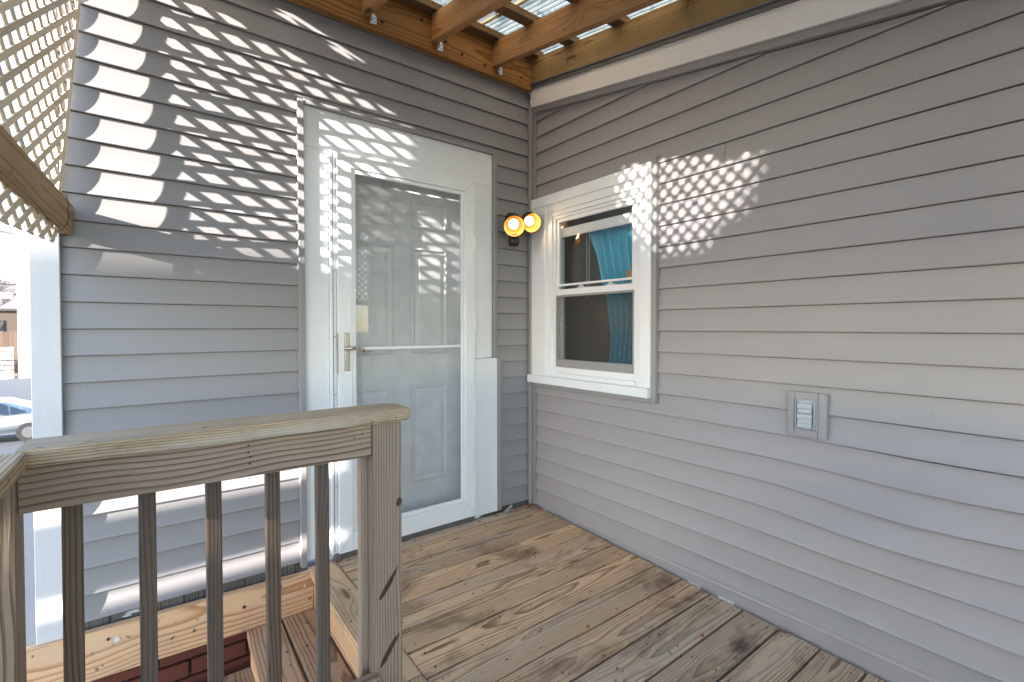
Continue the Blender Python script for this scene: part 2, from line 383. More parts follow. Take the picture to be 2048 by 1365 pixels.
# ------------------------------------------------------------------ setting: ground
bm = bmesh.new(); bmesh.ops.create_grid(bm, x_segments=1, y_segments=1, size=400)
struct('ground', bm, M['ground'], loc=(0, 0, -2.82))
bm = box(-60, 40, 1.5, 49.5, -0.2, 0.0)
struct('road', bm, M['asphalt'], loc=(0, 0, -2.80))
bm = box(-12, -2.4, -12, 1.5, -0.2, 0.0)
struct('driveway', bm, M['asphalt'], loc=(0, 0, -2.79))

# ------------------------------------------------------------------ siding
LAP = 0.1
def lap_profile(h):
    """(depth behind the outermost point, z) from top to bottom, closed"""
    pts = []
    for i in range(8):
        t = i / 7
        pts.append((0.0125 - 0.0125 * t ** 2.0, h * (1 - t)))
    pts[-1] = (0.0, 0.0030); pts.append((0.0008, 0.0010)); pts.append((0.0026, -0.0006)); pts.append((0.0045, 0.0010)); pts.append((0.0155, 0.0016)); pts.append((0.0155, h))
    return pts
def siding_board(parent, wall, s0, s1, z, mat, h=LAP, slope=0.0, bulge=None, clipz=None, off=0.0, name='siding_board'):
    """wall 'A': plane y=0 along x; wall 'B': plane x=0 along y. s0<s1."""
    prof = [(d, min(zz, h - 0.0022)) for d, zz in lap_profile(h)]
    n = 1 if bulge is None else 40
    if clipz or n > 1: n = max(n, 2)
    bm = bmesh.new(); rows = []
    for k in range(n + 1):
        s = s0 + (s1 - s0) * k / n
        row = []
        for j, (d, zz) in enumerate(prof):
            dd = d - off
            if bulge: dd = d - off - bulge(s, z + zz, zz / h)
            zw = z + zz + slope * s
            if bulge: zw += bulge(s, z, 0, True)
            co = (s, dd, zw) if wall == 'A' else (dd, s, zw)
            row.append(bm.verts.new(co))
        rows.append(row)
    m = len(prof)
    for k in range(n):
        for j in range(m):
            bm.faces.new((rows[k][j], rows[k + 1][j], rows[k + 1][(j + 1) % m], rows[k][(j + 1) % m]))
    bm.faces.new(rows[0]); bm.faces.new(rows[-1][::-1])
    bmesh.ops.recalc_face_normals(bm, faces=bm.faces[:])
    if clipz: clip(bm, clipz[0], clipz[1])
    if not bm.verts: bm.free(); return None
    o = obj(name, bm, mat, parent)
    if n == 1 or True:
        for p in o.data.polygons: p.use_smooth = False
    return o

# ---- wall A (with the door)
wallA = thing('siding_wall', 'grey clapboard siding wall holding the white storm door and striped by lattice shadow', 'wall', (-1.2, 0, 0))
DX0, DX1 = -1.247, -0.458       # storm door
for k in range(0, 28):
    z = 0.02 + 0.1 * k
    if z > 2.66: break
    left_end = -1.416
    if abs(z - 2.12) < 0.02:
        siding_board(wallA, 'A', -1.416, -0.29, z - 0.004, M['sidingA'], clipz=((0, 0, 2.1845), Vector((0, 0, -1))))
    if z + 0.05 > 2.19:
        siding_board(wallA, 'A', -2.228, -0.004, z - (0.004 if z > 2.15 else 0), M['sidingA'])
    else:
        siding_board(wallA, 'A', -2.228, left_end, z, M['sidingA'])
        siding_board(wallA, 'A', -0.29 if z > 0.9 else -0.262, -0.004, z - 0.008, M['sidingA'])
# sheathing behind the siding, with the door opening
pbox('sheathing', wallA, M['sheath'], -2.28, -1.42, 0.034, 0.10, -0.06, 0.03, 0)
pbox('sheathing', wallA, M['sheath'], -2.30, -1.40, 0.0157, 0.10, 0.0305, 2.9, 0)
pbox('sheathing', wallA, M['sheath'], -0.32, 0.02, 0.0157, 0.10, -0.06, 2.9, 0)
pbox('sheathing', wallA, M['sheath'], -1.42, -0.30, 0.0157, 0.10, 2.165, 2.9, 0)
# old boards showing below the siding
xx = -2.22
while xx < -1.42:
    wv = random.uniform(0.09, 0.16); x2 = min(xx + wv, -1.415)
    board('old_board', wallA, M['sheath'], ((xx + x2) / 2, 0.0245, -0.13), ((xx + x2) / 2, 0.0245, 0.05), x2 - xx - 0.003, 0.016, up=(0, -1, 0), bev=0.001)
    xx = x2
# flakes of old white paint
for (x, z, s_) in ((-2.03, 0.006, 0.03), (-2.0, 0.010, 0.025), (-1.985, 0.0, 0.015), (-2.055, -0.004, 0.016)):
    bm = bmesh.new(); pts = []
    for i in range(9):
        t = i / 9 * 2 * math.pi; r_ = s_ * random.uniform(0.5, 1)
        pts.append((x + r_ * 1.3 * math.cos(t), 0.0145, z + r_ * 0.35 * math.sin(t)))
    prism(bm, pts, (0, 0.0012, 0)); obj('paint_flake', bm, M['paper'], wallA)
# starter strip line
# corner board (white, textured), two legs of an L, with a damaged foot
cb = obj('corner_board', box(-2.306, -2.227, -0.022, 0.006, -2.7, 2.75, 0.002), M['whitegrain'], wallA)
pbox('corner_board', wallA, M['whitegrain'], -2.306, -2.290, 0.0062, 0.08, -2.7, 2.75, 0.002)
pbox('side_siding', wallA, M['sidingA'], -2.29, -2.28, 0.081, 6.0, -2.7, 2.9, 0)
bm = bmesh.new(); prism(bm, [(-2.252, -0.0235, -0.05), (-2.228, -0.0235, -0.045), (-2.228, -0.0235, -0.5), (-2.253, -0.0235, -0.5)], (0, -0.003, 0))
obj('bent_flap', bm, M['whitegrain'], wallA)
# corner J trim between the two walls
pbox('corner_trim', wallA, M['trimgrey'], -0.034, -0.012, -0.024, -0.0005, -0.012, 2.545, 0.002)
pbox('corner_trim', wallA, M['trimgrey'], -0.0115, 0.006, -0.036, -0.0245, -0.012, 2.545, 0.002)
# door J channels
pbox('door_channel', wallA, M['trimgrey'], -1.420, -1.394, -0.024, 0.012, 0.0, 2.178, 0.002)
pbox('door_channel', wallA, M['trimgrey'], -1.3935, -0.291, -0.020, 0.012, 2.162, 2.184, 0.002)
pbox('door_channel', wallA, M['trimgrey'], -0.316, -0.291, -0.020, 0.012, 0.945, 2.1615, 0.002)
pbox('door_channel', wallA, M['trimgrey'], -0.293, -0.262, -0.024, 0.012, 0.006, 0.940, 0.002)
# white door casing
pbox('door_casing', wallA, M['white'], -1.3935, -1.279, -0.001, 0.012, 0.016, 1.9735, 0.002)
pbox('door_casing', wallA, M['white'], -1.3935, -0.317, -0.0016, 0.012, 1.974, 2.1615, 0.002)
pbox('door_casing', wallA, M['white'], -0.452, -0.3175, -0.001, 0.012, 0.944, 1.9735, 0.002)
pbox('door_casing', wallA, M['white'], -0.450, -0.2945, -0.018, 0.012, 0.004, 0.9405, 0.002)
pbox('casing_edge', wallA, M['white'], -0.3010, -0.2940, -0.0205, -0.0182, 0.004, 0.935, 0.0008)
for (x, z) in ((-0.36, 0.90), (-0.42, 0.55), (-0.345, 0.30), (-0.38, 0.075), (-1.375, 2.125), (-1.30, 1.40), (-1.36, 0.62)):
    obj('nail_head', cyl_bm(bmesh.new(), (x, (-0.0022 if z > 0.941 or x < -1 else -0.019), z), (x, 0.002, z), 0.003, n=8), M['galv'], wallA)
# bent scrap of trim at the foot of the corner strip
board('loose_trim_scrap', wallA, M['trimgrey'], (-0.255, -0.045, -0.008), (-0.185, -0.03, 0.018), 0.020, 0.004, up=(0.1, -1, 0.4))

# storm door : z-bar frame + leaf, both parts of the wall
fr = pbox('storm_frame', wallA, M['whitedoor'], -1.2785, -1.268, -0.022, 0.012, 0.018, 1.9730, 0.001)
pbox('storm_frame', wallA, M['whitedoor'], -1.2675, -1.249, -0.012, 0.012, 0.018, 1.9730, 0.001)
pbox('frame_slot', wallA, M['greymetal'], -1.2665, -1.2625, -0.0135, -0.0122, 0.03, 1.96, 0)
for z in (1.72, 1.40, 1.08, 0.80, 0.35): obj('frame_screw', cyl_bm(bmesh.new(), (-1.256, -0.0145, z), (-1.256, -0.011, z), 0.0028, n=8), M['screw'], wallA)
leaf = thing('storm_door', '', '', (0, 0, 0))
del leaf['label']; del leaf['category']
leaf.parent = wallA; leaf.location = -wallA.location + Vector((DX0, -0.02, 0.02)); 
# leaf object's world location = DX0,...  (children placed in world space through wloc)
def dl(name, x0, x1, y0, y1, z0, z1, mat='whitedoor', bev=0.002): return pbox(name, leaf, M[mat], x0, x1, y0, y1, z0, z1, bev)
ZB, ZT = 0.018, 1.9715
GX0, GX1, GZ0, GZ1 = -1.156, -0.546, 0.136, 1.882
dl('stile', DX0, GX0 - 0.022, -0.030, -0.004, ZB, ZT); dl('stile', GX1 + 0.022, DX1, -0.030, -0.004, ZB, ZT)
dl('rail', GX0 - 0.0215, GX1 + 0.0215, -0.0298, -0.004, GZ1 + 0.022, ZT); dl('rail', GX0 - 0.0215, GX1 + 0.0215, -0.0298, -0.004, ZB, GZ0 - 0.022)
# stepped glazing bead
dl('glazing_bead', GX0 - 0.0215, GX0, -0.024, -0.006, GZ0 - 0.0215, GZ1 + 0.0215, bev=0.003); dl('glazing_bead', GX1, GX1 + 0.0215, -0.024, -0.006, GZ0 - 0.0215, GZ1 + 0.0215, bev=0.003)
dl('glazing_bead', GX0 + 0.0003, GX1 - 0.0003, -0.0238, -0.006, GZ1 + 0.0002, GZ1 + 0.0213, bev=0.003); dl('glazing_bead', GX0 + 0.0003, GX1 - 0.0003, -0.0238, -0.006, GZ0 - 0.0213, GZ0 - 0.0002, bev=0.003)
dl('glass_pane', GX0, GX1, -0.015, -0.0125, GZ0, GZ1, 'glass', 0)
dl('meeting_bar', GX0 + 0.0005, GX1 - 0.0005, -0.021, -0.0152, 1.011, 1.026, bev=0.002)
dl('kick_line', GX0 - 0.02, GX1 + 0.02, -0.0312, -0.0300, 0.070, 0.0735, bev=0)
# mitre lines
for (x0, z0, x1, z1) in ((DX0 + 0.002, ZT - 0.002, GX0 - 0.023, GZ1 + 0.024), (DX1 - 0.002, ZT - 0.002, GX1 + 0.023, GZ1 + 0.024),
                         (DX0 + 0.002, ZB + 0.002, GX0 - 0.023, GZ0 - 0.024), (DX1 - 0.002, ZB + 0.002, GX1 + 0.023, GZ0 - 0.024)):
    obj('mitre_joint', cyl_bm(bmesh.new(), (x0, -0.0300, z0), (x1, -0.0300, z1), 0.0007, n=4), M['greymetal'], leaf)
# hinge knuckles along the right edge
for z in (1.86, 1.60, 1.15, 0.73, 0.66, 0.20, 0.13):
    pbox('hinge', leaf, M['whitedoor'], -0.4575, -0.4520, -0.034, -0.020, z - 0.045, z + 0.045, 0.001)
# handle set
pbox('handle_plate', leaf, M['nickel'], -1.2185, -1.1935, -0.036, -0.0300, 0.912, 1.098, 0.004)
tube_bm(b_ := bmesh.new(), [(-1.206, -0.036, 1.022), (-1.206, -0.066, 1.022)], 0.010, 12)
tube_bm(b_, [(-1.206, -0.062, 1.022), (-1.175, -0.064, 1.026), (-1.150, -0.064, 1.022), (-1.128, -0.063, 1.010), (-1.108, -0.062, 1.006), (-1.092, -0.060, 1.010)], [0.010, 0.0085, 0.0075, 0.007, 0.0065, 0.005], 10)
obj('handle', b_, M['nickel'], leaf, smooth=True)
b_ = bmesh.new(); cyl_bm(b_, (-1.206, -0.036, 0.962), (-1.206, -0.042, 0.962), 0.0085, n=12); bm_box(b_, -1.2120, -1.200, -0.041, -0.036, 0.928, 0.950, 0.001)
obj('key_cylinder', b_, M['nickel'], leaf)
pbox('strike_plate', leaf, M['nickel'], -1.2492, -1.2474, -0.0335, -0.018, 0.90, 1.10, 0.0005)
# door sweep corner block
pbox('sweep_block', leaf, M['greymetal'], -1.2675, -1.2425, -0.034, -0.010, -0.012, 0.016, 0.002)

# inner six-panel door behind the glass
idoor = thing('inner_door', '', '', (0, 0, 0)); del idoor['label']; del idoor['category']
idoor.parent = wallA; idoor.location = Vector((-0.85, 0.1, 0.0)) - wallA.location
YI = 0.10
pbox('door_slab', idoor, M['doorskin'], -1.24, -0.46, YI, YI + 0.04, 0.03, 2.0, 0.001)
def panel(x0, x1, z0, z1):
    b = bmesh.new()
    for (a, d0, d1) in ((0.0, 0.0, 0.0), ):
        pass
    e = 0.012
    rings = [(0, 0.0), (0.005, -0.007), (0.012, -0.007), (0.020, 0.004), (0.026, 0.004), (0.050, -0.005)]
    vs = []
    for off, dy in rings:
        vs.append([b.verts.new((x, YI + dy - 0.0008, z)) for x, z in ((x0 + off, z0 + off), (x1 - off, z0 + off), (x1 - off, z1 - off), (x0 + off, z1 - off))])
    for i in range(len(vs) - 1):
        for j in range(4): b.faces.new((vs[i][j], vs[i][(j + 1) % 4], vs[i + 1][(j + 1) % 4], vs[i + 1][j]))
    b.faces.new(vs[-1]); bmesh.ops.recalc_face_normals(b, faces=b.faces[:])
    # raised moulding needs to stand in front of the slab
    for v in b.verts: v.co.y -= 0.0036
    obj('door_panel', b, M['doorskin'], idoor)
for (z0, z1) in ((1.68, 1.84), (0.98, 1.575), (0.25, 0.80)):
    panel(-1.125, -0.91, z0, z1); panel(-0.80, -0.57, z0, z1)
# brass sweep of the jamb between the doors
pbox('door_jamb', wallA, M['white'], -1.30, -1.2485, 0.0125, 0.16, -0.02, 2.03, 0.001)
pbox('door_jamb', wallA, M['white'], -0.452, -0.40, 0.0125, 0.16, -0.02, 2.03, 0.001)
pbox('door_jamb', wallA, M['white'], -1.248, -0.4525, 0.0125, 0.16, 1.99, 2.03, 0.001)
pbox('threshold', wallA, M['greymetal'], -1.262, -0.4525, -0.015, 0.16, -0.02, 0.012, 0.001)

# ---- brick foundation below the stringer
found = thing('brick_foundation', 'dark red brick foundation showing below the stair skirt board', 'foundation', (-1.8, 0.03, -1.5))
pbox('mortar_bed', found, M['mortar'], -2.28, -0.0, 0.032, 0.15, -2.8, -0.065, 0)
bl, bh = 0.20, 0.062
me0 = None; nb = 0
for r_ in range(0, 16):
    z = -0.15 - r_ * 0.073
    x = -2.27 + (0.105 if r_ % 2 else 0)
    while x < -1.0:
        if me0 is None:
            me0 = bpy.data.meshes.new('brick'); b = box(-bl / 2, bl / 2, -0.02, 0.02, -bh / 2, bh / 2, 0.003); b.to_mesh(me0); b.free(); me0.materials.append(M['brick'])
        obj('brick', me0, None, found, loc=(x + bl / 2, 0.026 + random.uniform(-0.002, 0.002), z), rot=(0, random.uniform(-0.01, 0.01), 0)); nb += 1
        x += bl + 0.011

# ---- wall B (right, with window)
wallB = thing('siding_wall', 'long grey clapboard siding wall on the right holding the small window and dryer vent', 'wall', (0, -1.2, 0))
YEND = -2.75
def bulge(s, z, t, zonly=False):
    if s > -0.9: return 0.0
    a = math.exp(-((s + 2.0) / 0.55) ** 2)
    if zonly: return -0.016 * a * math.exp(-((z - 0.42) / 0.22) ** 2) * math.sin((s + 0.9) * 4.2)
    a2 = math.exp(-((z - 0.38) / 0.24) ** 2)
    rip = math.sin((s + 0.4) * 6.5 + z * 9.0)
    return a * a2 * (0.024 + 0.017 * rip) * (1.25 - t)
WY0, WY1, WZ0, WZ1 = -0.955, -0.012, 0.752, 1.952
k = -8
while True:
    z = 0.802 + 0.102 * k; k += 1
    if z > 2.62: break
    if z < -0.11: continue
    bl_ = bulge if 0.05 < z < 0.82 else None
    top = 2.490
    cz = ((0, 0, top), Vector((0, -0.180, 1.0))) if z + 0.102 > 1.9 else None
    if z < WZ0 - 0.05 - 0.01 or z > WZ1 - 0.06:
        siding_board(wallB, 'B', YEND, -0.008, z, M['sidingB'], h=0.102, bulge=bl_, clipz=cz)
    elif 1.55 < z < 1.87:
        siding_board(wallB, 'B', YEND, -1.285, z, M['sidingB'], h=0.102, clipz=cz)
        siding_board(wallB, 'B', -1.2845, WY0, z, M['sidingB'], h=0.102, off=0.0016, clipz=cz)
    else:
        siding_board(wallB, 'B', YEND, WY0, z, M['sidingB'], h=0.102, bulge=bl_, clipz=cz)
        if abs(z - 0.70) < 0.02:
            siding_board(wallB, 'B', WY0, -0.008, z, M['sidingB'], h=0.102, clipz=((0, 0, 0.7515), Vector((0, 0, 1))))
def slopebox(name, parent, mat, x0, x1, y0, y1, zb, zt, m):
    """box whose bottom/top follow z = z0 + m*y"""
    bm = bmesh.new()
    prism(bm, [(x0, y0, zb + m * y0), (x0, y1, zb + m * y1), (x0, y1, zt + m * y1), (x0, y0, zt + m * y0)], (x1 - x0, 0, 0))
    return obj(name, bm, mat, parent)
pbox('sheathing', wallB, M['sheath'], 0.017, 0.10, YEND, WY0 + 0.06, -0.11, 2.0, 0)
pbox('sheathing', wallB, M['sheath'], 0.017, 0.10, WY0 + 0.06, 0.02, -0.11, WZ0 + 0.05, 0)
slopebox('sheathing', wallB, M['sheath'], 0.017, 0.10, YEND, 0.02, 2.0 , 2.72, 0.15)
slopebox('top_channel', wallB, M['sidingB'], -0.014, 0.012, YEND, -0.012, 2.492, 2.5215, 0.178)
slopebox('fascia_board', wallB, M['fascia'], -0.030, 0.012, YEND, -0.012, 2.522, 2.632, 0.1765)
slopebox('flashing', wallB, M['greymetal'], -0.044, 0.012, YEND, 0.0, 2.6325, 2.652, 0.178)
slopebox('flashing', wallB, M['greymetal'], -0.052, 0.010, YEND, 0.0, 2.6523, 2.661, 0.179)
# diagonal end trim at the corner
bm = bmesh.new(); prism(bm, [(-0.058, -0.014, 2.665), (-0.044, -0.014, 2.665), (-0.010, -0.014, 2.548), (-0.024, -0.014, 2.548)], (0, -0.010, 0)); obj('corner_trim', bm, M['trimgrey'], wallB)
# white gap strip and caulk scraps at the deck
for (y0, y1) in ((-0.15, -0.11), (-1.19, -1.13), (-1.35, -1.28)):
    pbox('caulk_strip', wallB, M['paper'], -0.006, 0.002, y0, y1, -0.03 + 0.03 * (y0), -0.0145 + 0.03 * y0, 0.0005)
pbox('base_board', wallB, M['sidingB'], 0.003, 0.016, YEND, -0.008, -0.12, 0.01, 0.001)
# vertical seam strip
# end of the wall
pbox('corner_board', wallB, M['whitegrain'], -0.02, 0.06, YEND - 0.09, YEND, -2.7, 2.3, 0.002)
# window, a part with sub-parts
win = thing('window', '', '', (0, 0, 0)); del win['label']; del win['category']
win.parent = wallB; win.location = Vector((0.0, -0.48, 1.35)) - wallB.location
def wp(name, x0, x1, y0, y1, z0, z1, mat='white', bev=0.002): return pbox(name, win, M[mat], x0, x1, y0, y1, z0, z1, bev)
wp('channel', -0.018, 0.012, WY0, -0.9285, 0.752, 1.955, 'trimgrey'); wp('channel', -0.018, 0.012, -0.928, -0.03, 0.752, 0.776, 'trimgrey')
# casing, two steps
wp('casing', -0.026, 0.012, -0.928, -0.006, 1.873, 1.934); wp('casing', -0.018, 0.012, -0.905, -0.155, 1.826, 1.8725)
wp('casing', -0.024, 0.012, -0.928, -0.862, 0.8245, 1.8725); wp('casing', -0.024, 0.012, -0.155, -0.006, 0.8245, 1.8725)
wp('casing', -0.010, 0.012, -0.8615, -0.834, 0.8245, 1.8255); wp('casing', -0.010, 0.012, -0.198, -0.1555, 0.8245, 1.8255)
wp('casing', -0.0095, 0.012, -0.8335, -0.1985, 1.800, 1.8255)
wp('sill', -0.046, 0.012, -0.930, -0.004, 0.777, 0.824, bev=0.004)
wp('sill', -0.016, 0.012, -0.8335, -0.1985, 0.8245, 0.850)
# vinyl frame
wp('frame', 0.000, 0.07, -0.8335, -0.812, 0.8505, 1.7995, bev=0.001); wp('frame', 0.000, 0.07, -0.220, -0.1985, 0.8505, 1.7995, bev=0.001)
wp('frame', 0.000, 0.07, -0.8115, -0.2205, 1.782, 1.7995, bev=0.001); wp('frame', 0.000, 0.07, -0.8115, -0.2205, 0.8505, 0.885, bev=0.001)
# upper sash (outer)
def sash(x0, x1, y0, y1, z0, z1, w_, zb, mat='white'):
    b = bmesh.new()
    bm_box(b, x0, x1, y0, y0 + w_, z0, z1, 0.001); bm_box(b, x0, x1, y1 - w_, y1, z0, z1, 0.001)
    bm_box(b, x0, x1, y0 + w_ + .0002, y1 - w_ - .0002, z1 - w_, z1, 0.001); bm_box(b, x0, x1, y0 + w_ + .0002, y1 - w_ - .0002, z0, z0 + zb, 0.001)
    return obj('sash', b, M[mat], win)
sash(0.010, 0.032, -0.8113, -0.2207, 1.320, 1.7818, 0.022, 0.034)
wp('glass_pane', 0.0205, 0.0225, -0.79, -0.242, 1.35, 1.762, 'winglass', 0)
sash(0.036, 0.058, -0.8113, -0.2207, 0.8853, 1.350, 0.024, 0.045, 'whitedoor')
wp('glass_pane', 0.046, 0.048, -0.79, -0.242, 0.925, 1.33, 'winglass', 0)
# insect screen over the lower half
sash(0.004, 0.0095, -0.8113, -0.2207, 0.8853, 1.3190, 0.012, 0.046, 'trimgrey')
wp('insect_screen', 0.0065, 0.0070, -0.80, -0.232, 0.93, 1.308, 'screen', 0)
wp('pull_rail', 0.0000, 0.0098, -0.8110, -0.225, 1.372, 1.384, 'white')
for y in (-0.42, -0.64):
    b = bmesh.new(); bm_box(b, 0.012, 0.030, y - 0.028, y + 0.028, 1.3545, 1.3620, 0.002); bm_box(b, 0.014, 0.026, y - 0.012, y + 0.012, 1.362, 1.376, 0.003)
    obj('sash_lock', b, M['galv'], win)
# blind roll and cords inside
wp('blind_roll', 0.036, 0.054, -0.80, -0.23, 1.672, 1.728, 'fascia', 0.006)
tube_bm(b_ := bmesh.new(), [(0.072, -0.41, 1.72), (0.072, -0.415, 1.30)], 0.0012, 5); tube_bm(b_, [(0.072, -0.43, 1.72), (0.072, -0.432, 1.35)], 0.0012, 5)
obj('blind_cord', b_, M['white'], win)
# wall left of the window jamb
pbox('jamb_liner', wallB, M['white'], 0.0125, 0.10, -0.90, -0.835, 0.80, 1.84, 0.001)
pbox('jamb_liner', wallB, M['white'], 0.0125, 0.10, -0.197, -0.12, 0.80, 1.84, 0.001)
pbox('jamb_liner', wallB, M['white'], 0.0710, 0.10, -0.8345, -0.1975, 0.80, 0.86, 0.001)
# room behind
room = thing('room', 'dim brown room seen through the small window', 'room', (0.8, -0.8, 0.0))
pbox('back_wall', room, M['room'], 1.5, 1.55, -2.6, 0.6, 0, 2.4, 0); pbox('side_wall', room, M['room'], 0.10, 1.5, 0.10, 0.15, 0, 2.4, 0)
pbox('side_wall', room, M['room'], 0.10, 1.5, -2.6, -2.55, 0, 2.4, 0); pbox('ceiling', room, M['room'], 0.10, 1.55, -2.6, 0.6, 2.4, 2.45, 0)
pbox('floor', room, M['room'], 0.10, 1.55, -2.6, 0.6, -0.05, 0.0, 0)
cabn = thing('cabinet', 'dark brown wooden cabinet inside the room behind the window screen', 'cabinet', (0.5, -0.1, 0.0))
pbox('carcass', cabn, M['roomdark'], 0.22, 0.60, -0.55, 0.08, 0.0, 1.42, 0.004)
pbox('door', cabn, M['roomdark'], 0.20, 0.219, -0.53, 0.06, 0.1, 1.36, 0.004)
# curtain
bm = bmesh.new(); nx, nz = 150, 30; grid = []
for j in range(nz + 1):
    v = j / nz; z = 1.74 - v * 0.86
    if v < 0.55: L_ = -0.330 - 0.205 * (v / 0.55) ** 0.9
    else: L_ = -0.535 - 0.018 * math.sin((v - 0.55) * 6)
    R_ = -0.79 - 0.01 * math.sin(v * 5)
    row = []
    for i in range(nx + 1):
        u = i / nx; y = L_ + (R_ - L_) * u
        fold = 0.026 * math.sin(u * 40 + v * 1.5 + 0.6 * math.sin(v * 4)) + 0.008 * math.sin(u * 83 + 1.3 + v * 3)
        row.append(bm.verts.new((0.125 + fold * (0.6 + 0.5 * v) + 0.01 * math.sin(v * 9 + u * 4), y, z)))
    grid.append(row)
for j in range(nz):
    for i in range(nx): bm.faces.new((grid[j][i], grid[j][i + 1], grid[j + 1][i + 1], grid[j + 1][i]))
cur = obj('curtain', bm, M['curtain'], smooth=True)
md = cur.modifiers.new('s', 'SOLIDIFY'); md.thickness = 0.002
tag(cur, 'turquoise blue curtain gathered to the right side inside the window', 'curtain')
# small cardboard box on the sash rail
bx = pbox('cardboard_box', None, M['leaf2'], 0.060, 0.078, -0.765, -0.712, 1.380, 1.430, 0.001)
tag(bx, 'small tan cardboard box behind the glass at the right of the meeting rail', 'box')

# dryer vent
vent = thing('vent_cover', '', '', (0, 0, 0)); del vent['label']; del vent['category']
vent.parent = wallB; vent.location = Vector((-0.005, -1.63, 0.79)) - wallB.location
def vp(name, *a, mat='sidingB', bev=0.003): return pbox(name, vent, M[mat], *a, bev)
vp('mount_block', -0.016, 0.01, -1.5845, -1.560, 0.712, 0.880); vp('mount_block', -0.016, 0.01, -1.694, -1.666, 0.712, 0.880)
vp('mount_block', -0.0158, 0.01, -1.6658, -1.5847, 0.853, 0.880); vp('mount_block', -0.0158, 0.01, -1.6658, -1.5847, 0.712, 0.738)
vp('hood_plate', -0.012, 0.006, -1.6656, -1.585, 0.7385, 0.8528, mat='ventwhite', bev=0.002)
vp('hood_side', -0.030, -0.0122, -1.6580, -1.6555, 0.742, 0.850, mat='ventwhite', bev=0.0005)
vp('hood_side', -0.030, -0.0122, -1.5945, -1.5920, 0.742, 0.850, mat='ventwhite', bev=0.0005)
for i, z in enumerate((0.828, 0.810, 0.790, 0.772, 0.757)):
    o = pbox('louver', vent, M['ventwhite'], -0.0035, 0.0035, -0.026 + 0.003 * (i % 2), 0.026, -0.009, 0.009, 0.001)
    o.location = Vector((-0.023, -1.6235, z)) - wloc(vent); o.rotation_euler = (0, R(18), R(random.uniform(-2, 2)))

# ------------------------------------------------------------------ wall light
lamp = thing('wall_light', 'lit twin bullet floodlight with amber shades in the corner above the window', 'lamp', (-0.17, 0, 1.74))
b = bmesh.new(); cyl_bm(b, (-0.165, 0.004, 1.79), (-0.165, -0.030, 1.79), 0.050, 0.042, 20); obj('back_plate', b, M['bronze'], lamp, smooth=False)
b = bmesh.new(); tube_bm(b, [(-0.165, -0.03, 1.79), (-0.200, -0.060, 1.775)], 0.013, 10); tube_bm(b, [(-0.165, -0.03, 1.79), (-0.130, -0.050, 1.79)], 0.013, 10)
obj('arm', b, M['bronze'], lamp)
b = bmesh.new(); bm_box(b, -0.028, 0.028, -0.024, 0.024, -0.030, 0.034, 0.006)
o = obj('motion_sensor', b, M['bronze'], lamp, loc=(-0.215, -0.085, 1.650), rot=(R(-18), 0, R(-20)))
b = bmesh.new(); tube_bm(b, [(-0.165, -0.028, 1.77), (-0.20, -0.06, 1.685)], 0.009, 8); obj('sensor_arm', b, M['bronze'], lamp)
gsh = G('amber_shade_inside'); pr = gsh.bsdf((0.30, 0.135, 0.014), 0.5)
M['amber'] = gsh.m
M['bulb'] = emit('lit_bulb', (1.0, 0.86, 0.62), 1.6)
def bullet(center, aim, rad, length):
    c = Vector(center); d = Vector(aim).normalized(); u = d.orthogonal().normalized(); v = d.cross(u)
    b = bmesh.new(); prof = [(0.0, 0.86), (0.04, 1.0), (0.25, 0.98), (0.55, 0.86), (0.8, 0.62), (0.95, 0.40), (1.0, 0.0)]
    prof = [(0.0, 1.0), (0.25, 0.98), (0.5, 0.90), (0.72, 0.76), (0.9, 0.52), (1.0, 0.30)]
    def shell(sc, dx, flip):
        rows = []
        for (t, r_) in prof:
            rows.append([b.verts.new(c - d * (t * length * dx) + (u * math.cos(a) + v * math.sin(a)) * rad * r_ * sc) for a in [2 * math.pi * i / 28 for i in range(28)]])
        for i in range(len(rows) - 1):
            for j in range(28):
                q = (rows[i][j], rows[i][(j + 1) % 28], rows[i + 1][(j + 1) % 28], rows[i + 1][j])
                b.faces.new(q if not flip else q[::-1])
        b.faces.new(rows[-1] if not flip else rows[-1][::-1]); return rows
    sh = shell(1.0, 1.0, False); n_out = len(b.faces)
    si = shell(0.95, 0.97, True)
    b.faces.ensure_lookup_table()
    for f in b.faces[n_out:]: f.material_index = 1
    for j in range(28): b.faces.new((sh[0][j], sh[0][(j + 1) % 28], si[0][(j + 1) % 28], si[0][j]))
    o = obj('lamp_shade', b, M['bronze'], lamp, smooth=True); o.data.materials.append(M['amber'])
    bb = bmesh.new(); bmesh.ops.create_uvsphere(bb, u_segments=20, v_segments=12, radius=rad * 0.47)
    ob = obj('bulb', bb, M['bulb'], lamp, smooth=True, loc=c - d * length * 0.46)
    pl = bpy.data.lights.new('bulb_glow', 'POINT'); pl.energy = 0.20; pl.color = (1.0, 0.66, 0.32); pl.shadow_soft_size = 0.02
    po = bpy.data.objects.new('bulb_glow', pl); COL.objects.link(po); po.parent = ob; po.location = d * rad * 0.56
camv = Vector((-1.99, -2.375, 1.126))
c1 = Vector((-0.250, -0.135, 1.722)); c2 = Vector((-0.105, -0.125, 1.762))
bullet(c1, (camv - c1).normalized() + Vector((0.10, -0.0, -0.22)), 0.0640, 0.125)
bullet(c2, (camv - c2).normalized() + Vector((0.30, -0.1, -0.20)), 0.0600, 0.125)

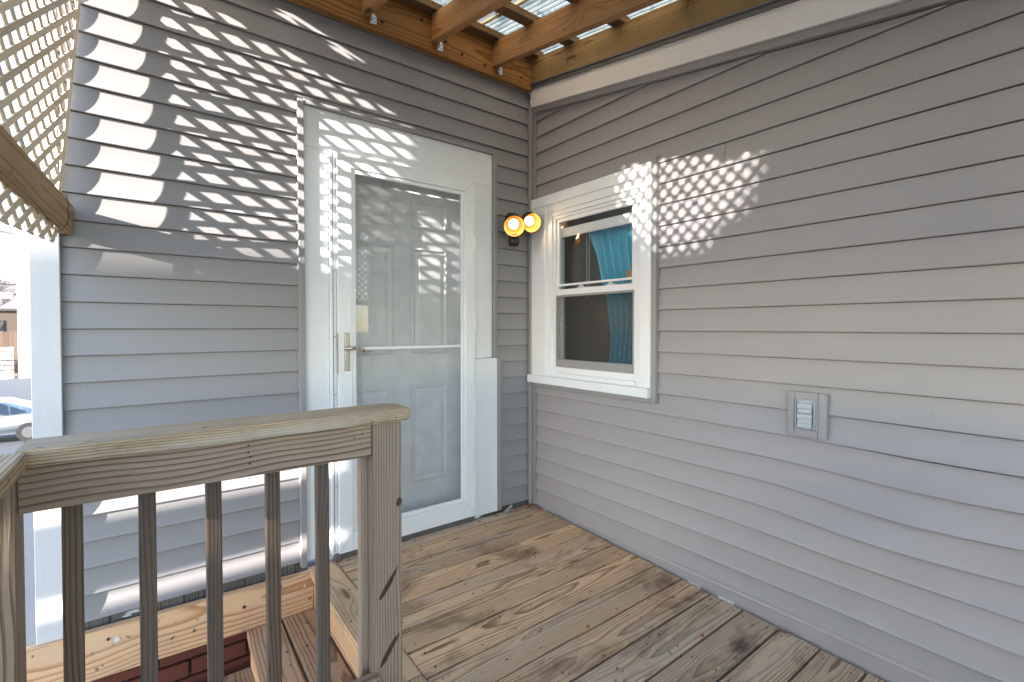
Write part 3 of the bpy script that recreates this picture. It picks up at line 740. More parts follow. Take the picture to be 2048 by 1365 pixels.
# ------------------------------------------------------------------ deck
deck = thing('deck', 'weathered tan pine plank deck in front of the storm door', 'deck', (-0.7, -1.2, 0))
def dz(y): return -0.014 + 0.030 * y if y > -1.0 else -0.044 + 0.034 * (y + 1.0)
me_n = 0
scr = bmesh.new()
k = 0
y1 = 0.055
while y1 > -3.25:
    y0 = y1 - 0.1447
    yc = (y0 + y1) / 2 ; gap = 0.005 if y1 > -0.7 else (0.009 if y1 < -1.05 else 0.007)
    grey = y1 < -1.2
    mat = M['deckgrey'] if (y1 < -1.2 or k == 0) else M['deck']
    xr = -0.012 - random.uniform(0, 0.006)
    x_left = -1.258
    wd = 0.1447 - gap
    zc = dz(yc) - 0.0155
    zz = random.uniform(-0.001, 0.001)
    if k == 0:
        board('deck_board', deck, mat, (x_left, -0.045, zc - 0.002), (-0.02, -0.045, zc - 0.002), 0.072, 0.031, up=(0, -0.03, 1), bev=0.004)
    else:
        board('deck_board', deck, mat, (x_left, yc, zc + zz), (xr, yc, zc + zz), wd, 0.031, up=(0, -0.03, 1), bev=0.006 if grey else 0.004, segs=8, warp=0.0012)
    for xs in ((x_left + 0.05), -0.86, -0.44, (xr - 0.045)):
        for yy in (yc + 0.045, yc - 0.045):
            if k == 0: yy = -0.045
            xj = xs + random.uniform(-0.01, 0.01); yj = yy + random.uniform(-0.006, 0.006)
            cyl_bm(scr, (xj, yj, dz(yj) - 0.004), (xj, yj, dz(yj) + 0.0012 + 0.001), 0.0030, n=8)
    if y1 < -1.05:   # landing to the left, beyond the stair opening
        board('deck_board', deck, M['deckgrey'], (-2.16, yc, zc + zz), (-1.400, yc, zc + zz), wd, 0.031, up=(0, -0.03, 1), bev=0.006)
    y1 = y0; k += 1
o = obj('deck_screw', scr, M['screw'], deck); o['kind'] = 'stuff'
# border board along the stair opening
board('border_board', deck, M['deckedge'], (-1.3245, 0.0, dz(0) - 0.0145), (-1.3245, -0.93, dz(-0.93) - 0.0145), 0.1265, 0.033, bev=0.005)
board('border_board', deck, M['deckedge'], (-1.3245, -0.934, dz(-0.934) - 0.0145), (-1.3245, -3.2, dz(-3.2) - 0.0145), 0.1265, 0.033, bev=0.005)
board('rim_joist', deck, M['fresh'], (-1.352, 0.0, -0.14), (-1.352, -3.2, -0.24), 0.18, 0.036, up=(-1, 0, 0), bev=0.003)
board('rim_joist', deck, M['fresh'], (-2.15, -3.2, -0.23), (0.0, -3.2, -0.23), 0.18, 0.036, up=(0, -1, 0), bev=0.003)
for xj in (-1.0, -0.6, -0.2): board('joist', deck, M['sheath'], (xj, 0.0, -0.14), (xj, -3.15, -0.24), 0.17, 0.036, up=(1, 0, 0))
board('joist', deck, M['sheath'], (-2.15, -1.12, -0.16), (-1.38, -1.12, -0.16), 0.17, 0.036, up=(0, 1, 0))
# border screws
b = bmesh.new()
for (x, y) in ((-1.29, -0.30), (-1.36, -0.52), (-1.29, -0.70), (-1.35, -0.20), (-1.36, -0.80), (-1.30, -1.0), (-1.35, -1.3)):
    cyl_bm(b, (x, y, dz(y) - 0.003), (x, y, dz(y) + 0.0026), 0.005, n=8)
o = obj('deck_screw', b, M['screw'], deck); o['kind'] = 'stuff'

# ------------------------------------------------------------------ stairs
st = thing('stairs', 'pine stairs going down to the left between railing and wall', 'stairs', (-1.7, -0.5, -0.3))
# skirt board along the wall
sk = board('skirt_board', st, M['fresh'], (-2.5, -0.025, -0.086), (-1.372, -0.025, -0.112), 0.180, 0.036, up=(0, -1, 0), bev=0.003)
for (x, z, m_) in ((-2.085, -0.055, 'paper'), (-1.66, -0.085, 'screw'), (-1.515, -0.045, 'screw'), (-1.412, -0.075, 'paper'), (-2.2, -0.12, 'screw'), (-2.11, -0.045, 'screw')):
    r_ = 0.009 if m_ == 'paper' and x < -2 else (0.0065 if x > -1.7 and x < -1.5 else 0.005)
    obj('screw', cyl_bm(bmesh.new(), (x, -0.0475, z), (x, -0.040, z), r_, r_ * 1.1, n=12), M[m_], st)
def trd(xn, xr, z, skew=0.0):
    w1 = (xr - xn - 0.008) / 2
    board('tread', st, M['tread'], (xn + w1 / 2, -0.046, z - 0.019), (xn + w1 / 2 + skew, -1.03, z - 0.019), w1, 0.037, bev=0.006)
    board('tread', st, M['tread'], (xr - w1 / 2, -0.046, z - 0.019), (xr - w1 / 2 + skew * 0.5, -1.03, z - 0.019), w1, 0.037, bev=0.005)
trd(-1.652, -1.373, -0.190, -0.03)
trd(-1.915, -1.640, -0.352, -0.02)
trd(-2.180, -1.905, -0.514, -0.01)
trd(-2.445, -2.170, -0.676)
trd(-2.710, -2.435, -0.838)
for i, (xr, z) in enumerate(((-1.630, -0.190), (-1.893, -0.352), (-2.158, -0.514), (-2.42, -0.676))):
    if i >= 1 or True:
        board('riser', st, M['fresh'], (xr - 0.0, -0.05, z - 0.112), (xr - 0.0, -1.03, z - 0.112), 0.145, 0.018, up=(-1, 0, 0), bev=0.002)
for yy in (-0.08, -1.0):
    bm = bmesh.new(); prism(bm, [(-1.37, yy, -0.24), (-1.62, yy, -0.24), (-1.62, yy, -0.40), (-1.89, yy, -0.40), (-1.89, yy, -0.56), (-2.15, yy, -0.56), (-2.15, yy, -0.72), (-2.42, yy, -0.72), (-2.42, yy, -0.9), (-2.7, yy, -0.9), (-4.4, yy, -2.0), (-5.6, yy, -2.79), (-5.2, yy, -2.79), (-1.37, yy, -0.50)], (0, 0.038, 0))
    obj('stringer', bm, M['tread'], st)
for i in range(5, 16):
    z = -0.838 - 0.162 * (i - 4); x = -2.71 - 0.265 * (i - 4)
    if z < -2.75: break
    board('tread', st, M['tread'], (x + 0.13, -0.046, z - 0.019), (x + 0.13, -1.03, z - 0.019), 0.27, 0.037, bev=0.005)
b = bmesh.new()
for (x, y, z) in ((-1.60, -0.25, -0.19), (-1.59, -0.36, -0.19), (-1.545, -0.30, -0.19), (-1.43, -0.15, -0.19), (-1.42, -0.37, -0.19), (-1.47, -0.31, -0.19), (-1.84, -0.12, -0.352)):
    cyl_bm(b, (x, y, z - 0.003), (x, y, z + 0.0012), 0.0055, n=8)
o = obj('tread_screw', b, M['screw'], st); o['kind'] = 'stuff'

# ------------------------------------------------------------------ railing
YR = -1.07
rail = thing('railing', 'weathered grey wooden railing with square balusters beside the stairs', 'railing', (-1.8, YR, 0))
board('post', rail, M['post'], (-1.439, YR + 0.0445, -0.45), (-1.439, YR + 0.0445, 0.8555), 0.0885, 0.0885, up=(0, -1, 0), bev=0.004)
board('top_rail', rail, M['railfront'], (-2.187, YR + 0.019, 0.8095), (-1.4855, YR + 0.019, 0.8075), 0.091, 0.038, up=(0, -1, 0), bev=0.003)
board('bottom_rail', rail, M['railfront'], (-2.187, YR - 0.010, 0.096), (-1.475, YR - 0.010, 0.098), 0.089, 0.038, up=(0, -1, 0), bev=0.003)
obj('screw', cyl_bm(bmesh.new(), (-1.492, YR - 0.0315, 0.135), (-1.492, YR - 0.028, 0.135), 0.004, n=8), M['galv'], rail)
# cap with clipped corner at its right end
bm = bmesh.new()
x0, x1, y0, y1 = -2.19, -1.372, YR - 0.027, YR + 0.113
prism(bm, [(x0, y0, 0), (x1 - 0.012, y0, 0), (x1, y0 + 0.014, 0), (x1, y1 - 0.03, 0), (x1 - 0.035, y1, 0), (x0, y1, 0)], (0, 0, 0.034))
bmesh.ops.bevel(bm, geom=bm.edges[:], offset=0.005, segments=2, affect='EDGES')
for v in bm.verts: v.co.x += 1.78; v.co.y += -(YR + 0.043)
for i in range(1, 24):
    bmesh.ops.bisect_plane(bm, geom=bm.verts[:] + bm.edges[:] + bm.faces[:], plane_co=(-0.41 + 0.82 * i / 24, 0, 0), plane_no=(1, 0, 0))
for v in bm.verts:
    if v.co.y < -0.05: v.co.y += 0.0022 * math.sin(v.co.x * 31) + 0.0015 * math.sin(v.co.x * 77 + 1)
obj('cap_rail', bm, M['railcap'], rail, loc=(-1.78, YR + 0.043, 0.857))
BX = [-2.116, -1.989, -1.860, -1.7295, -1.606, -1.4895]
for i, x in enumerate(BX):
    wd = 0.032 if i != 5 else 0.026
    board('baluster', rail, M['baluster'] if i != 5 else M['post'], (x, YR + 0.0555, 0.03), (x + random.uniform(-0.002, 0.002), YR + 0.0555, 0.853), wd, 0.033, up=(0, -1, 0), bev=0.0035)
# splits in the post
def split(cx, cz, L_, w_, tilt):
    bm = bmesh.new(); pts = []
    n_ = 14
    for i in range(n_):
        t = i / n_ * 2 * math.pi; rr = random.uniform(0.75, 1.1)
        a, c_ = w_ * rr * math.cos(t), L_ * rr * math.sin(t)
        pts.append((cx + a * math.cos(tilt) + c_ * math.sin(tilt), YR - 0.0015, cz - a * math.sin(tilt) + c_ * math.cos(tilt)))
    prism(bm, pts, (0, 0.004, 0)); obj('split', bm, M['sap'], rail)
split(-1.4365, 0.385, 0.048, 0.0075, 0.62); split(-1.438, 0.185, 0.055, 0.008, 0.62)
split(-1.404, 0.615, 0.013, 0.009, 0.3)
# dark nail stains on the top rail
for (x, z) in ((-1.793, 0.84), (-1.793, 0.823), (-1.789, 0.811), (-1.79, 0.795), (-1.512, 0.828), (-1.535, 0.822)):
    obj('nail_hole', cyl_bm(bmesh.new(), (x, YR - 0.0012, z), (x, YR + 0.003, z), 0.0022 + 0.0008 * random.random(), n=8), M['sap'], rail)
# side railing towards the viewer
rail2 = thing('railing', 'second wooden railing meeting the first at the left corner post', 'railing', (-2.2, -2.0, 0))
board('post', rail2, M['post'], (-2.232, YR + 0.02, -0.45), (-2.232, YR + 0.02, 0.8555), 0.0885, 0.0885, up=(0, -1, 0), bev=0.004)
board('cap_rail', rail2, M['railcap'], (-2.238, YR - 0.030, 0.874), (-2.238, -3.2, 0.874), 0.14, 0.034, bev=0.006)
board('top_rail', rail2, M['railfront'], (-2.235, YR - 0.05, 0.8095), (-2.235, -3.2, 0.8095), 0.091, 0.038, up=(-1, 0, 0), bev=0.003)
board('bottom_rail', rail2, M['railfront'], (-2.235, YR - 0.05, 0.09), (-2.235, -3.2, 0.08), 0.091, 0.038, up=(-1, 0, 0), bev=0.003)
yb = YR - 0.15
while yb > -3.15:
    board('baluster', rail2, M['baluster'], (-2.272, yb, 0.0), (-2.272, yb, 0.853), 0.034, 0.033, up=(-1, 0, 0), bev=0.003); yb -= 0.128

# ------------------------------------------------------------------ porch roof
roof = thing('porch_roof', 'open porch roof of honey coloured rafters under clear corrugated sheets', 'roof', (-1.2, -1.4, 2.7))
MS = 0.187
ZR = 2.672          # rafter bottom at y=0
board('ledger_board', roof, M['ledger'], (-2.32, -0.021, 2.711), (-0.010, -0.021, 2.716), 0.205, 0.036, up=(0, -1, 0), bev=0.003)
def rz(y): return ZR + MS * y
def rafter(x, mat, wdt=0.038, y0=-0.040, y1=-3.25, h=0.140):
    dzc = h / 2 * math.sqrt(1 + MS * MS)
    return board('rafter', roof, mat, (x, y0, rz(y0) + dzc), (x, y1, rz(y1) + dzc), wdt, h, up=(0, 0, 1), bev=0.003) if False else \
        board('rafter', roof, mat, (x, y0, rz(y0) + dzc), (x, y1, rz(y1) + dzc), h, wdt, up=(1, 0, 0), bev=0.003)
for x in (-0.324, -0.728, -1.105, -1.50): rafter(x, M['rafter'])
board('rafter', roof, M['wallrafter'], (-0.024, -0.04, 2.664 + 0.076 - 0.0072), (-0.024, -3.25, 2.664 + 0.076 - 0.181 * 3.25), 0.150, 0.036, up=(1, 0, 0), bev=0.003)
# short edge header over the lattice near the wall
board('edge_header', roof, M['beam'], (-2.165, -0.045, 2.655), (-2.45, -1.25, 2.655), 0.13, 0.030, up=(-1, 0.2385, 0), bev=0.003)
board('front_header', roof, M['ledger'], (-2.26, -3.27, 2.10), (0.25, -3.27, 2.10), 0.10, 0.038, up=(0, -1, 0), bev=0.003)
for y in (-0.075, -0.385, -0.74, -1.15, -1.56, -1.97, -2.38, -2.79, -3.2):
    z = rz(y) + 0.142 + 0.019
    board('purlin', roof, M['purlin'], (-2.32, y, z), (-0.006, y, z), 0.085, 0.034, up=(0, -MS, 1), bev=0.003)
# hangers
for x in (-0.324, -0.728, -1.105, -1.50):
    b = bmesh.new()
    prism(b, [(x + 0.022, -0.0405, 2.668), (x + 0.040, -0.0405, 2.690), (x + 0.055, -0.0405, 2.675), (x + 0.055, -0.0405, 2.640), (x + 0.022, -0.0405, 2.634)], (0, -0.0015, 0))
    bm_box(b, x + 0.0195, x + 0.0225, -0.07, -0.0405, 2.640, 2.80)
    o = obj('joist_hanger', b, M['galv'], roof)
    for (dx, dz_) in ((0.030, 2.672), (0.046, 2.668), (0.031, 2.652), (0.047, 2.650), (0.037, 2.662)):
        obj('hanger_hole', cyl_bm(bmesh.new(), (x + dx, -0.0426, dz_), (x + dx, -0.041, dz_), 0.003, n=8), M['blackhole'], o)
for (x, z) in ((-1.02, 2.665), (-0.80, 2.76), (-0.55, 2.665), (-0.395, 2.655), (-0.655, 2.70), (-0.30, 2.64), (-0.12, 2.67)):
    obj('bolt_head', cyl_bm(bmesh.new(), (x, -0.0425, z), (x, -0.038, z), 0.008, n=12), M['blackhole'], roof)
# corrugated sheets
def sheet(x0, x1, dzs, y0=0.0, y1=-3.45):
    bm = bmesh.new(); per = 0.032; n = int((x1 - x0) / per * 8); rowsA = []
    ys = [y0, -0.9, -1.8, -2.7, y1]
    for y in ys:
        rowsA.append([bm.verts.new((x0 + (x1 - x0) * i / n, y, rz(y) + 0.142 + 0.036 + 0.010 + dzs + 0.008 * math.sin(2 * math.pi * (x1 - x0) * i / n / per))) for i in range(n + 1)])
    for j in range(len(ys) - 1):
        for i in range(n): bm.faces.new((rowsA[j][i], rowsA[j][i + 1], rowsA[j + 1][i + 1], rowsA[j + 1][i]))
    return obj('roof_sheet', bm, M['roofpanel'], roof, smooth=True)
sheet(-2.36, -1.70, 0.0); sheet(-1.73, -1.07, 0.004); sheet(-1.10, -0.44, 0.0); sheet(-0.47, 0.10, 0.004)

# ------------------------------------------------------------------ lattice screens
lat = thing('lattice_screen', 'tan wooden lattice panel hanging on the sunny left side above the beam', 'lattice', (-2.2, -0.8, 2.0))
PITCH = 0.052; SW = 0.0203; ST = 0.0035
nrm = Vector((0.97057, -0.23154, -0.06625)).normalized()
Ud = Vector((0.01122, 0.03712, 0.03467)).normalized(); Vd = Vector((0.00558, 0.03442, -0.03856)).normalized()
def make_lattice(parent, P0, Ud, Vd, nrm, n0, n1, half, clips, mat, c0=None):
    """slats along Ud spaced along Vd, and the other way round; P0 is the centre of one opening"""
    for layer, d, st in ((1, Ud, Vd), (0, Vd, Ud)):
        for i in range(n0, n1):
            mid = P0 + st * PITCH * (i + 0.5) + nrm * (ST + 0.0004) * layer
            y = nrm.cross(d).normalized()
            bm = box(-half, half, -SW / 2, SW / 2, -ST / 2, ST / 2, 0)
            mat4 = Matrix((d, y, nrm)).transposed().to_4x4(); mat4.translation = mid
            inv = mat4.inverted()
            for (co, no) in clips:
                clip(bm, inv @ Vector(co), (inv.to_3x3() @ Vector(no)).normalized())
                if not bm.verts: break
            if len(bm.verts) < 8: bm.free(); continue
            xs = sum((v.co.x for v in bm.verts)) / len(bm.verts)
            for v in bm.verts: v.co.x -= xs
            o = obj('slat', bm, mat, parent, loc=mid + d * xs); o.rotation_euler = mat4.to_euler()
P0 = Vector((-2.28558, -0.44621, 1.92469))
E_top, E_low = Vector((-2.166, -0.046, 2.297)), Vector((-2.238, -0.094, 1.416))
edge_no = (E_top - E_low).normalized().cross(nrm).normalized()
if edge_no.y < 0: edge_no = -edge_no
H = Vector((-0.2320, -0.9727, 0.0))
bot_no = Vector((0, 0, -1)) + H * 0.02
clips = [(E_top, edge_no), (P0 + H * 2.75, H), ((-2.24, -0.1, 1.418), bot_no), ((0, 0, 2.74), Vector((0, 0, 1)))]
make_lattice(lat, P0, Ud, Vd, nrm, -62, 45, 3.2, clips, M['lattice'])
# edge strip by the wall
bm = bmesh.new()
def ep(z, s_, t_): 
    q = E_low.lerp(E_top, (z - E_low.z) / (E_top.z - E_low.z)); return q + H * s_ + nrm * t_
prism(bm, [ep(1.44, -0.007, 0.0060), ep(2.70, -0.007, 0.0060), ep(2.70, 0.018, 0.0060), ep(1.44, 0.018, 0.0060)], nrm * 0.003)
obj('edge_strip', bm, M['lattice'], lat)
# beam that carries the lattice foot
bmm = thing('porch_beam', 'sawn tan four by four beam running along the lattice to the wall', 'beam', (-2.2, -0.6, 1.5))
BEAM = board('beam', bmm, M['beam'], (-2.2120, -0.010, 1.514), (-2.500, -1.60, 1.810), 0.108, 0.045, up=(0.97, -0.18, 0), bev=0.005)
tube_bm(b_ := bmesh.new(), [(-2.196, -0.14, 1.578), (-2.192, -0.118, 1.560), (-2.194, -0.122, 1.535), (-2.193, -0.112, 1.510), (-2.196, -0.120, 1.485), (-2.205, -0.125, 1.468)], 0.0011, 5)
tube_bm(b_, [(-2.235, -0.24, 1.480), (-2.222, -0.22, 1.455), (-2.218, -0.19, 1.445), (-2.212, -0.15, 1.452), (-2.206, -0.125, 1.466)], 0.0011, 5)
wr = obj('loose_wire', b_, M['wire']); tag(wr, 'thin rusty wire wrapped round the sawn beam end', 'wire')
# far end lattice (seen mirrored in the door glass)
lat2 = thing('lattice_screen', 'lattice panel at the open front end of the porch, mirrored in the door glass', 'lattice', (-0.3, -3.3, 1.9))
clips2 = [((0.75, 0, 0), Vector((1, 0, 0))), ((-2.1, 0, 0), Vector((-1, 0, 0))), ((0, 0, 1.45), Vector((0, 0, -1))), ((0, 0, 2.05), Vector((0, 0, 1)))]
make_lattice(lat2, Vector((0.2, -3.3, 1.75)), Vector((0.7071, 0, 0.7071)), Vector((0.7071, 0, -0.7071)), Vector((0, 1, 0)), -42, 20, 1.2, clips2, M['lattice'])
board('frame_board', lat2, M['beam'], (0.75, -3.28, 1.42), (-2.10, -3.28, 1.42), 0.06, 0.03, up=(0, -1, 0))
frontpost = board('porch_post', None, M['post'], (-2.15, -3.25, -2.8), (-2.15, -3.25, 2.02), 0.089, 0.089, up=(0, 1, 0), bev=0.004)
tag(frontpost, 'square wooden post holding the front left corner of the porch roof', 'post')
fr3 = thing('railing', 'low wooden railing across the open front end of the porch', 'railing', (-1, -3.25, 0.8))
board('cap_rail', fr3, M['railcap'], (-2.1, -3.25, 0.874), (0.6, -3.25, 0.874), 0.14, 0.034); board('top_rail', fr3, M['railfront'], (-2.1, -3.25, 0.81), (0.6, -3.25, 0.81), 0.09, 0.038, up=(0, -1, 0))
xb = -2.0
while xb < 0.6: board('baluster', fr3, M['baluster'], (xb, -3.28, 0.0), (xb, -3.28, 0.85), 0.034, 0.033, up=(0, -1, 0)); xb += 0.128

# ------------------------------------------------------------------ unseen sun blockers added to shape the shade (left, out of frame)
nb1 = thing('sun_blocker_tower', 'narrow unseen board tower added to block the sun, off to the left', 'sun blocker', (-7.2, -5, -2.8))  # added unseen panels that end the sun pattern beside the door
def np_(x0, x1, y0, y1, z0, z1, name='blocker_panel', mat='neighgrey'): return pbox(name, nb1, M[mat], x0, x1, y0, y1, z0, z1, 0)
np_(-7.3, -7.2, -2.72, -1.86, -2.8, 1.86); np_(-7.3, -7.2, -2.72, -1.86, 2.18, 4.15); np_(-7.3, -7.2, -2.45, -1.86, 1.8605, 2.1795)
ng = thing('sun_blocker_oval', 'neighbouring house wall with an oval louvred opening, off to the left', 'house', (-15.0, -6.0, -2.8))  # added unseen wall; its oval lets a soft sun patch reach wall B
oc = (-5.42, 5.72)
def holed_blocker(parent, x0, x1, Y0, Y1, Z0, Z1, holes, mat):
    """a plane sun blocker with rectangular openings, built from the cells between them"""
    ys = sorted({Y0, Y1, *[h[0] for h in holes], *[h[1] for h in holes]}); zs = sorted({Z0, Z1, *[h[2] for h in holes], *[h[3] for h in holes]})
    bm = bmesh.new()
    for i in range(len(ys) - 1):
        run = None
        for j in range(len(zs) - 1):
            yc, zc = (ys[i] + ys[i + 1]) / 2, (zs[j] + zs[j + 1]) / 2
            if any(h[0] < yc < h[1] and h[2] < zc < h[3] for h in holes): continue
            bm_box(bm, x0, x1, ys[i], ys[i + 1], zs[j], zs[j + 1])
    return obj('wall', bm, mat, parent)
steps = []
for i in range(10):
    z_ = oc[1] - 0.30 + 0.06 * i; hw = 0.35 * math.sqrt(max(0.0, 1 - ((z_ + 0.03 - oc[1]) / 0.30) ** 2))
    steps.append((round(oc[0] - hw, 4), round(oc[0] + hw, 4), round(z_, 4), round(z_ + 0.06, 4)))
holed_blocker(ng, -15.02, -14.98, -10.0, -4.25, -2.8, 6.5, steps + [(-4.875, -4.825, 4.02, 4.08)], M['neighgrey'])  # oval and small slot shaped to pass soft sun spots
for i in range(7): pbox('louver', ng, M['neighgrey'], -15.01, -14.99, oc[0] - 0.40, oc[0] + 0.40, oc[1] - 0.36 + i * 0.11, oc[1] - 0.36 + i * 0.11 + 0.055, 0)  # bars added across the oval to thin the sun
nb2 = thing('sun_blocker_boards', 'unseen horizontal boards added to cut the sun into bands', 'fence', (-5.5, -1.3, -2.8))  # added unseen boards; gaps make the low sun bands on wall A
def pb(x0, x1, z0, z1): return pbox('blocker_board', nb2, M['fence'], x0, x1, -1.32, -1.30, z0, z1, 0)
pb(-9.0, -5.635, 1.780, 2.44); pb(-9.0, -5.635, 1.306, 1.575); pb(-9.0, -5.635, 0.2, 1.232); pb(-5.635, -4.7, 0.2, 2.44)
for x in (-9.0, -4.75): pbox('blocker_post', nb2, M['fence'], x - 0.05, x + 0.05, -1.42, -1.321, -2.8, 2.4, 0)
nb3 = thing('sun_blocker_slab', 'distant unseen slab on posts added to soften the shade edge', 'house', (-20, -6, -2.8))  # added unseen slab giving the soft lower limit of the lattice sun
pbox('blocker_slab', nb3, M['neighgrey'], -32, -19.5, -6.2, -6.0, 6.42, 6.84, 0)
for x in (-31.5, -25.5): pbox('post', nb3, M['neighgrey'], x - 0.1, x + 0.1, -6.18, -6.02, -2.8, 6.42, 0)

# ------------------------------------------------------------------ street background
wh = thing('white_house', 'tall bright white clapboard house across the road behind the corner board', 'house', (-5, 50, -2.8))
pbox('corner_pillar', wh, M['neighwhite'], -9.68, -9.0, 49.85, 50.6, -2.8, 9.0, 0)
for i in range(40):
    z = -2.8 + 0.3 * i; pbox('clapboard', wh, M['neighwhite'], -8.999, 6, 50.0 - 0.02, 50.2, z, z + 0.28, 0)
pbox('body', wh, M['neighgrey'], -8.99, 6, 50.21, 58, -2.8, 9.1, 0)
pc = thing('white_carport', 'white framed opening with low boarded wall left of the white house', 'carport', (-12, 50, -2.8))
for i in range(7): pbox('low_board', pc, M['neighwhite'], -18, -9.96, 50.0, 50.12, -2.8 + 0.36 * i, -2.8 + 0.36 * i + 0.24, 0)
pbox('header', pc, M['neighwhite'], -18, -9.96, 50.0, 50.3, 6.2, 6.9, 0)
pbox('mid_bar', pc, M['neighwhite'], -18, -9.96, 50.0, 50.2, 3.35, 3.75, 0)
fb = thing('board_fence', 'brown board fence seen through the white opening', 'fence', (-14, 56, -2.8))
for i in range(60):
    x = -24 + i * 0.28; pbox('picket', fb, M['fence'], x, x + 0.25, 56, 56.05, -2.8, 0.75 + 0.03 * (i % 3), 0)
gh = thing('gabled_house', 'pale grey house with gable roof under the wires at the far left', 'house', (-20, 80, -2.8))
bm = bmesh.new(); prism(bm, [(-26, 90, -2.8), (-14.5, 90, -2.8), (-14.5, 90, 13.5), (-17.5, 90, 14.2), (-20, 90, 12.0), (-26, 90, 12.0)], (0, 8, 0)); obj('wall', bm, M['neighwhite'], gh)
bm = bmesh.new(); prism(bm, [(-20.2, 89.5, 12.0), (-17.6, 89.5, 14.6), (-14.0, 89.5, 13.7), (-14.0, 89.5, 13.3), (-17.6, 89.5, 14.1), (-20.2, 89.5, 11.6)], (0, 9, 0)); obj('roof', bm, M['neighgrey'], gh)
pbox('window', gh, M['carglass'], -19.5, -18.4, 89.9, 89.99, 9.5, 11.2, 0)
bh_ = thing('tan_house', 'brownish house with dark roof behind the board fence and bare trees', 'house', (-22, 74, -2.8))
pbox('wall', bh_, M['bark'], -34, -12.8, 74, 82, -2.8, 3.3, 0)
bm = bmesh.new(); prism(bm, [(-34.5, 73.5, 3.2), (-12.4, 73.5, 3.2), (-12.9, 78, 6.6), (-34.0, 78, 6.6)], (0, 0.2, -0.25)); obj('roof', bm, M['neighgrey'], bh_)
for x in (-17.2, -15.2): pbox('window', bh_, M['carglass'], x, x + 0.9, 73.93, 73.99, 0.2, 1.9, 0)
# wires
wz = bmesh.new()
for z in (14.3, 12.6, 11.6, 8.6, 5.0, 4.1):
    pts = [(-60 + i * 8, 60, z + 0.004 * (i - 7) ** 2 * 4) for i in range(14)]
    tube_bm(wz, pts, 0.035 if z > 9 else 0.06, 4)
o = obj('power_lines', wz, M['wire']); tag(o, 'thin overhead power lines crossing the pale sky at far left', 'wires', kind='thing')
# bare trees
def bare_tree(x, y, h, seed, label):
    rs = random.Random(seed); t = thing('bare_tree', label, 'tree', (x, y, -2.8), 'bare trees behind the board fence')
    tb = bmesh.new(); br = bmesh.new()
    def grow(p, d, L_, r_, dep):
        q = p + d * L_
        cyl_bm(tb if dep == 0 else br, p, q, r_, r_ * 0.7, 5 if dep > 1 else 7, False)
        if dep >= 6: return
        for k_ in range(3 if dep else 4):
            nd = (d + Vector((rs.uniform(-.75, .75), rs.uniform(-.75, .75), rs.uniform(-.1, .55)))).normalized()
            grow(q - d * L_ * rs.uniform(0, .25), nd, L_ * rs.uniform(.62, .85), r_ * 0.58, dep + 1)
    grow(Vector((0, 0, 0)), Vector((0, 0, 1)), h * 0.28, 0.17, 0)
    obj('trunk', tb, M['bark'], t, loc=t.location); obj('crown', br, M['bark'], t, loc=t.location)
bare_tree(-13.6, 60, 11, 1, 'bare brown tree rising behind the fence, nearer the white pillar')
bare_tree(-16.5, 64, 12, 5, 'bare brown tree rising behind the fence, farther from the white pillar')
# ivy/greens at the fence foot
bm = bmesh.new(); rs = random.Random(3)
for i in range(500):
    c = Vector((-14.5 + rs.uniform(0, 3.5), 55.6 + rs.uniform(-.3, .2), -2.2 + rs.uniform(0, 1.1) * rs.random())); s_ = rs.uniform(.05, .12)
    a, b2 = Vector((rs.uniform(-1, 1), rs.uniform(-1, 1), rs.uniform(-1, 1))).normalized() * s_, Vector((rs.uniform(-1, 1), rs.uniform(-1, 1), rs.uniform(-1, 1))).normalized() * s_
    vs = [bm.verts.new(c + v) for v in (a, b2, -a, -b2)]; bm.faces.new(vs)
M['green'] = plain('shrub_leaf', (0.09, 0.14, 0.04), 0.7)
o = obj('shrub', bm, M['green']); tag(o, 'low green shrub at the foot of the brown fence', 'shrub')

# silver car, parked along x, rear to the right
car = thing('parked_car', 'silver sedan parked on the road left of the white corner board', 'car', (-6.6, 21.6, -2.8))
cx, cy_, gz = -6.55, 21.6, -2.8
L2 = 2.38
def P(u, z): return (cx + u, z + gz)
side = [(-2.38, .42), (-2.36, .62), (-2.2, .74), (-1.55, .84), (-1.15, .92), (1.25, .98), (1.75, 1.00), (2.30, .96), (2.38, .80), (2.36, .45), (2.2, .30), (-2.2, .28)]
bm = bmesh.new(); rows = []
for yy, ins in ((-0.90, 0.05), (-0.86, 0.0), (0, 0.0), (0.86, 0.0), (0.90, 0.05)):
    rows.append([bm.verts.new((cx + u * (1 - ins * .4), cy_ + yy, gz + (z - .6) * (1 - ins * 2) + .6)) for u, z in side])
m_ = len(side)
for i in range(4):
    for j in range(m_): bm.faces.new((rows[i][j], rows[i][(j + 1) % m_], rows[i + 1][(j + 1) % m_], rows[i + 1][j]))
bm.faces.new(rows[0]); bm.faces.new(rows[-1][::-1]); bmesh.ops.recalc_face_normals(bm, faces=bm.faces[:])
bmesh.ops.bevel(bm, geom=bm.edges[:], offset=0.03, segments=2, affect='EDGES')
obj('body', bm, M['carpaint'], car, smooth=True)
top = [(-1.15, .90), (-0.45, 1.36), (0.2, 1.45), (0.75, 1.42), (1.75, .98)]
bm = bmesh.new(); rows = []
for yy, s_ in ((-0.86, 0), (-0.62, 1), (0.62, 1), (0.86, 0)):
    rows.append([bm.verts.new((cx + u, cy_ + (yy if s_ == 0 or k_ in (0, 4) else yy), gz + (z if s_ else min(z, .97)))) for k_, (u, z) in enumerate(top)])
for i in range(3):
    for j in range(4): bm.faces.new((rows[i][j], rows[i][j + 1], rows[i + 1][j + 1], rows[i + 1][j]))
bmesh.ops.recalc_face_normals(bm, faces=bm.faces[:])
obj('cabin', bm, M['carpaint'], car, smooth=False)
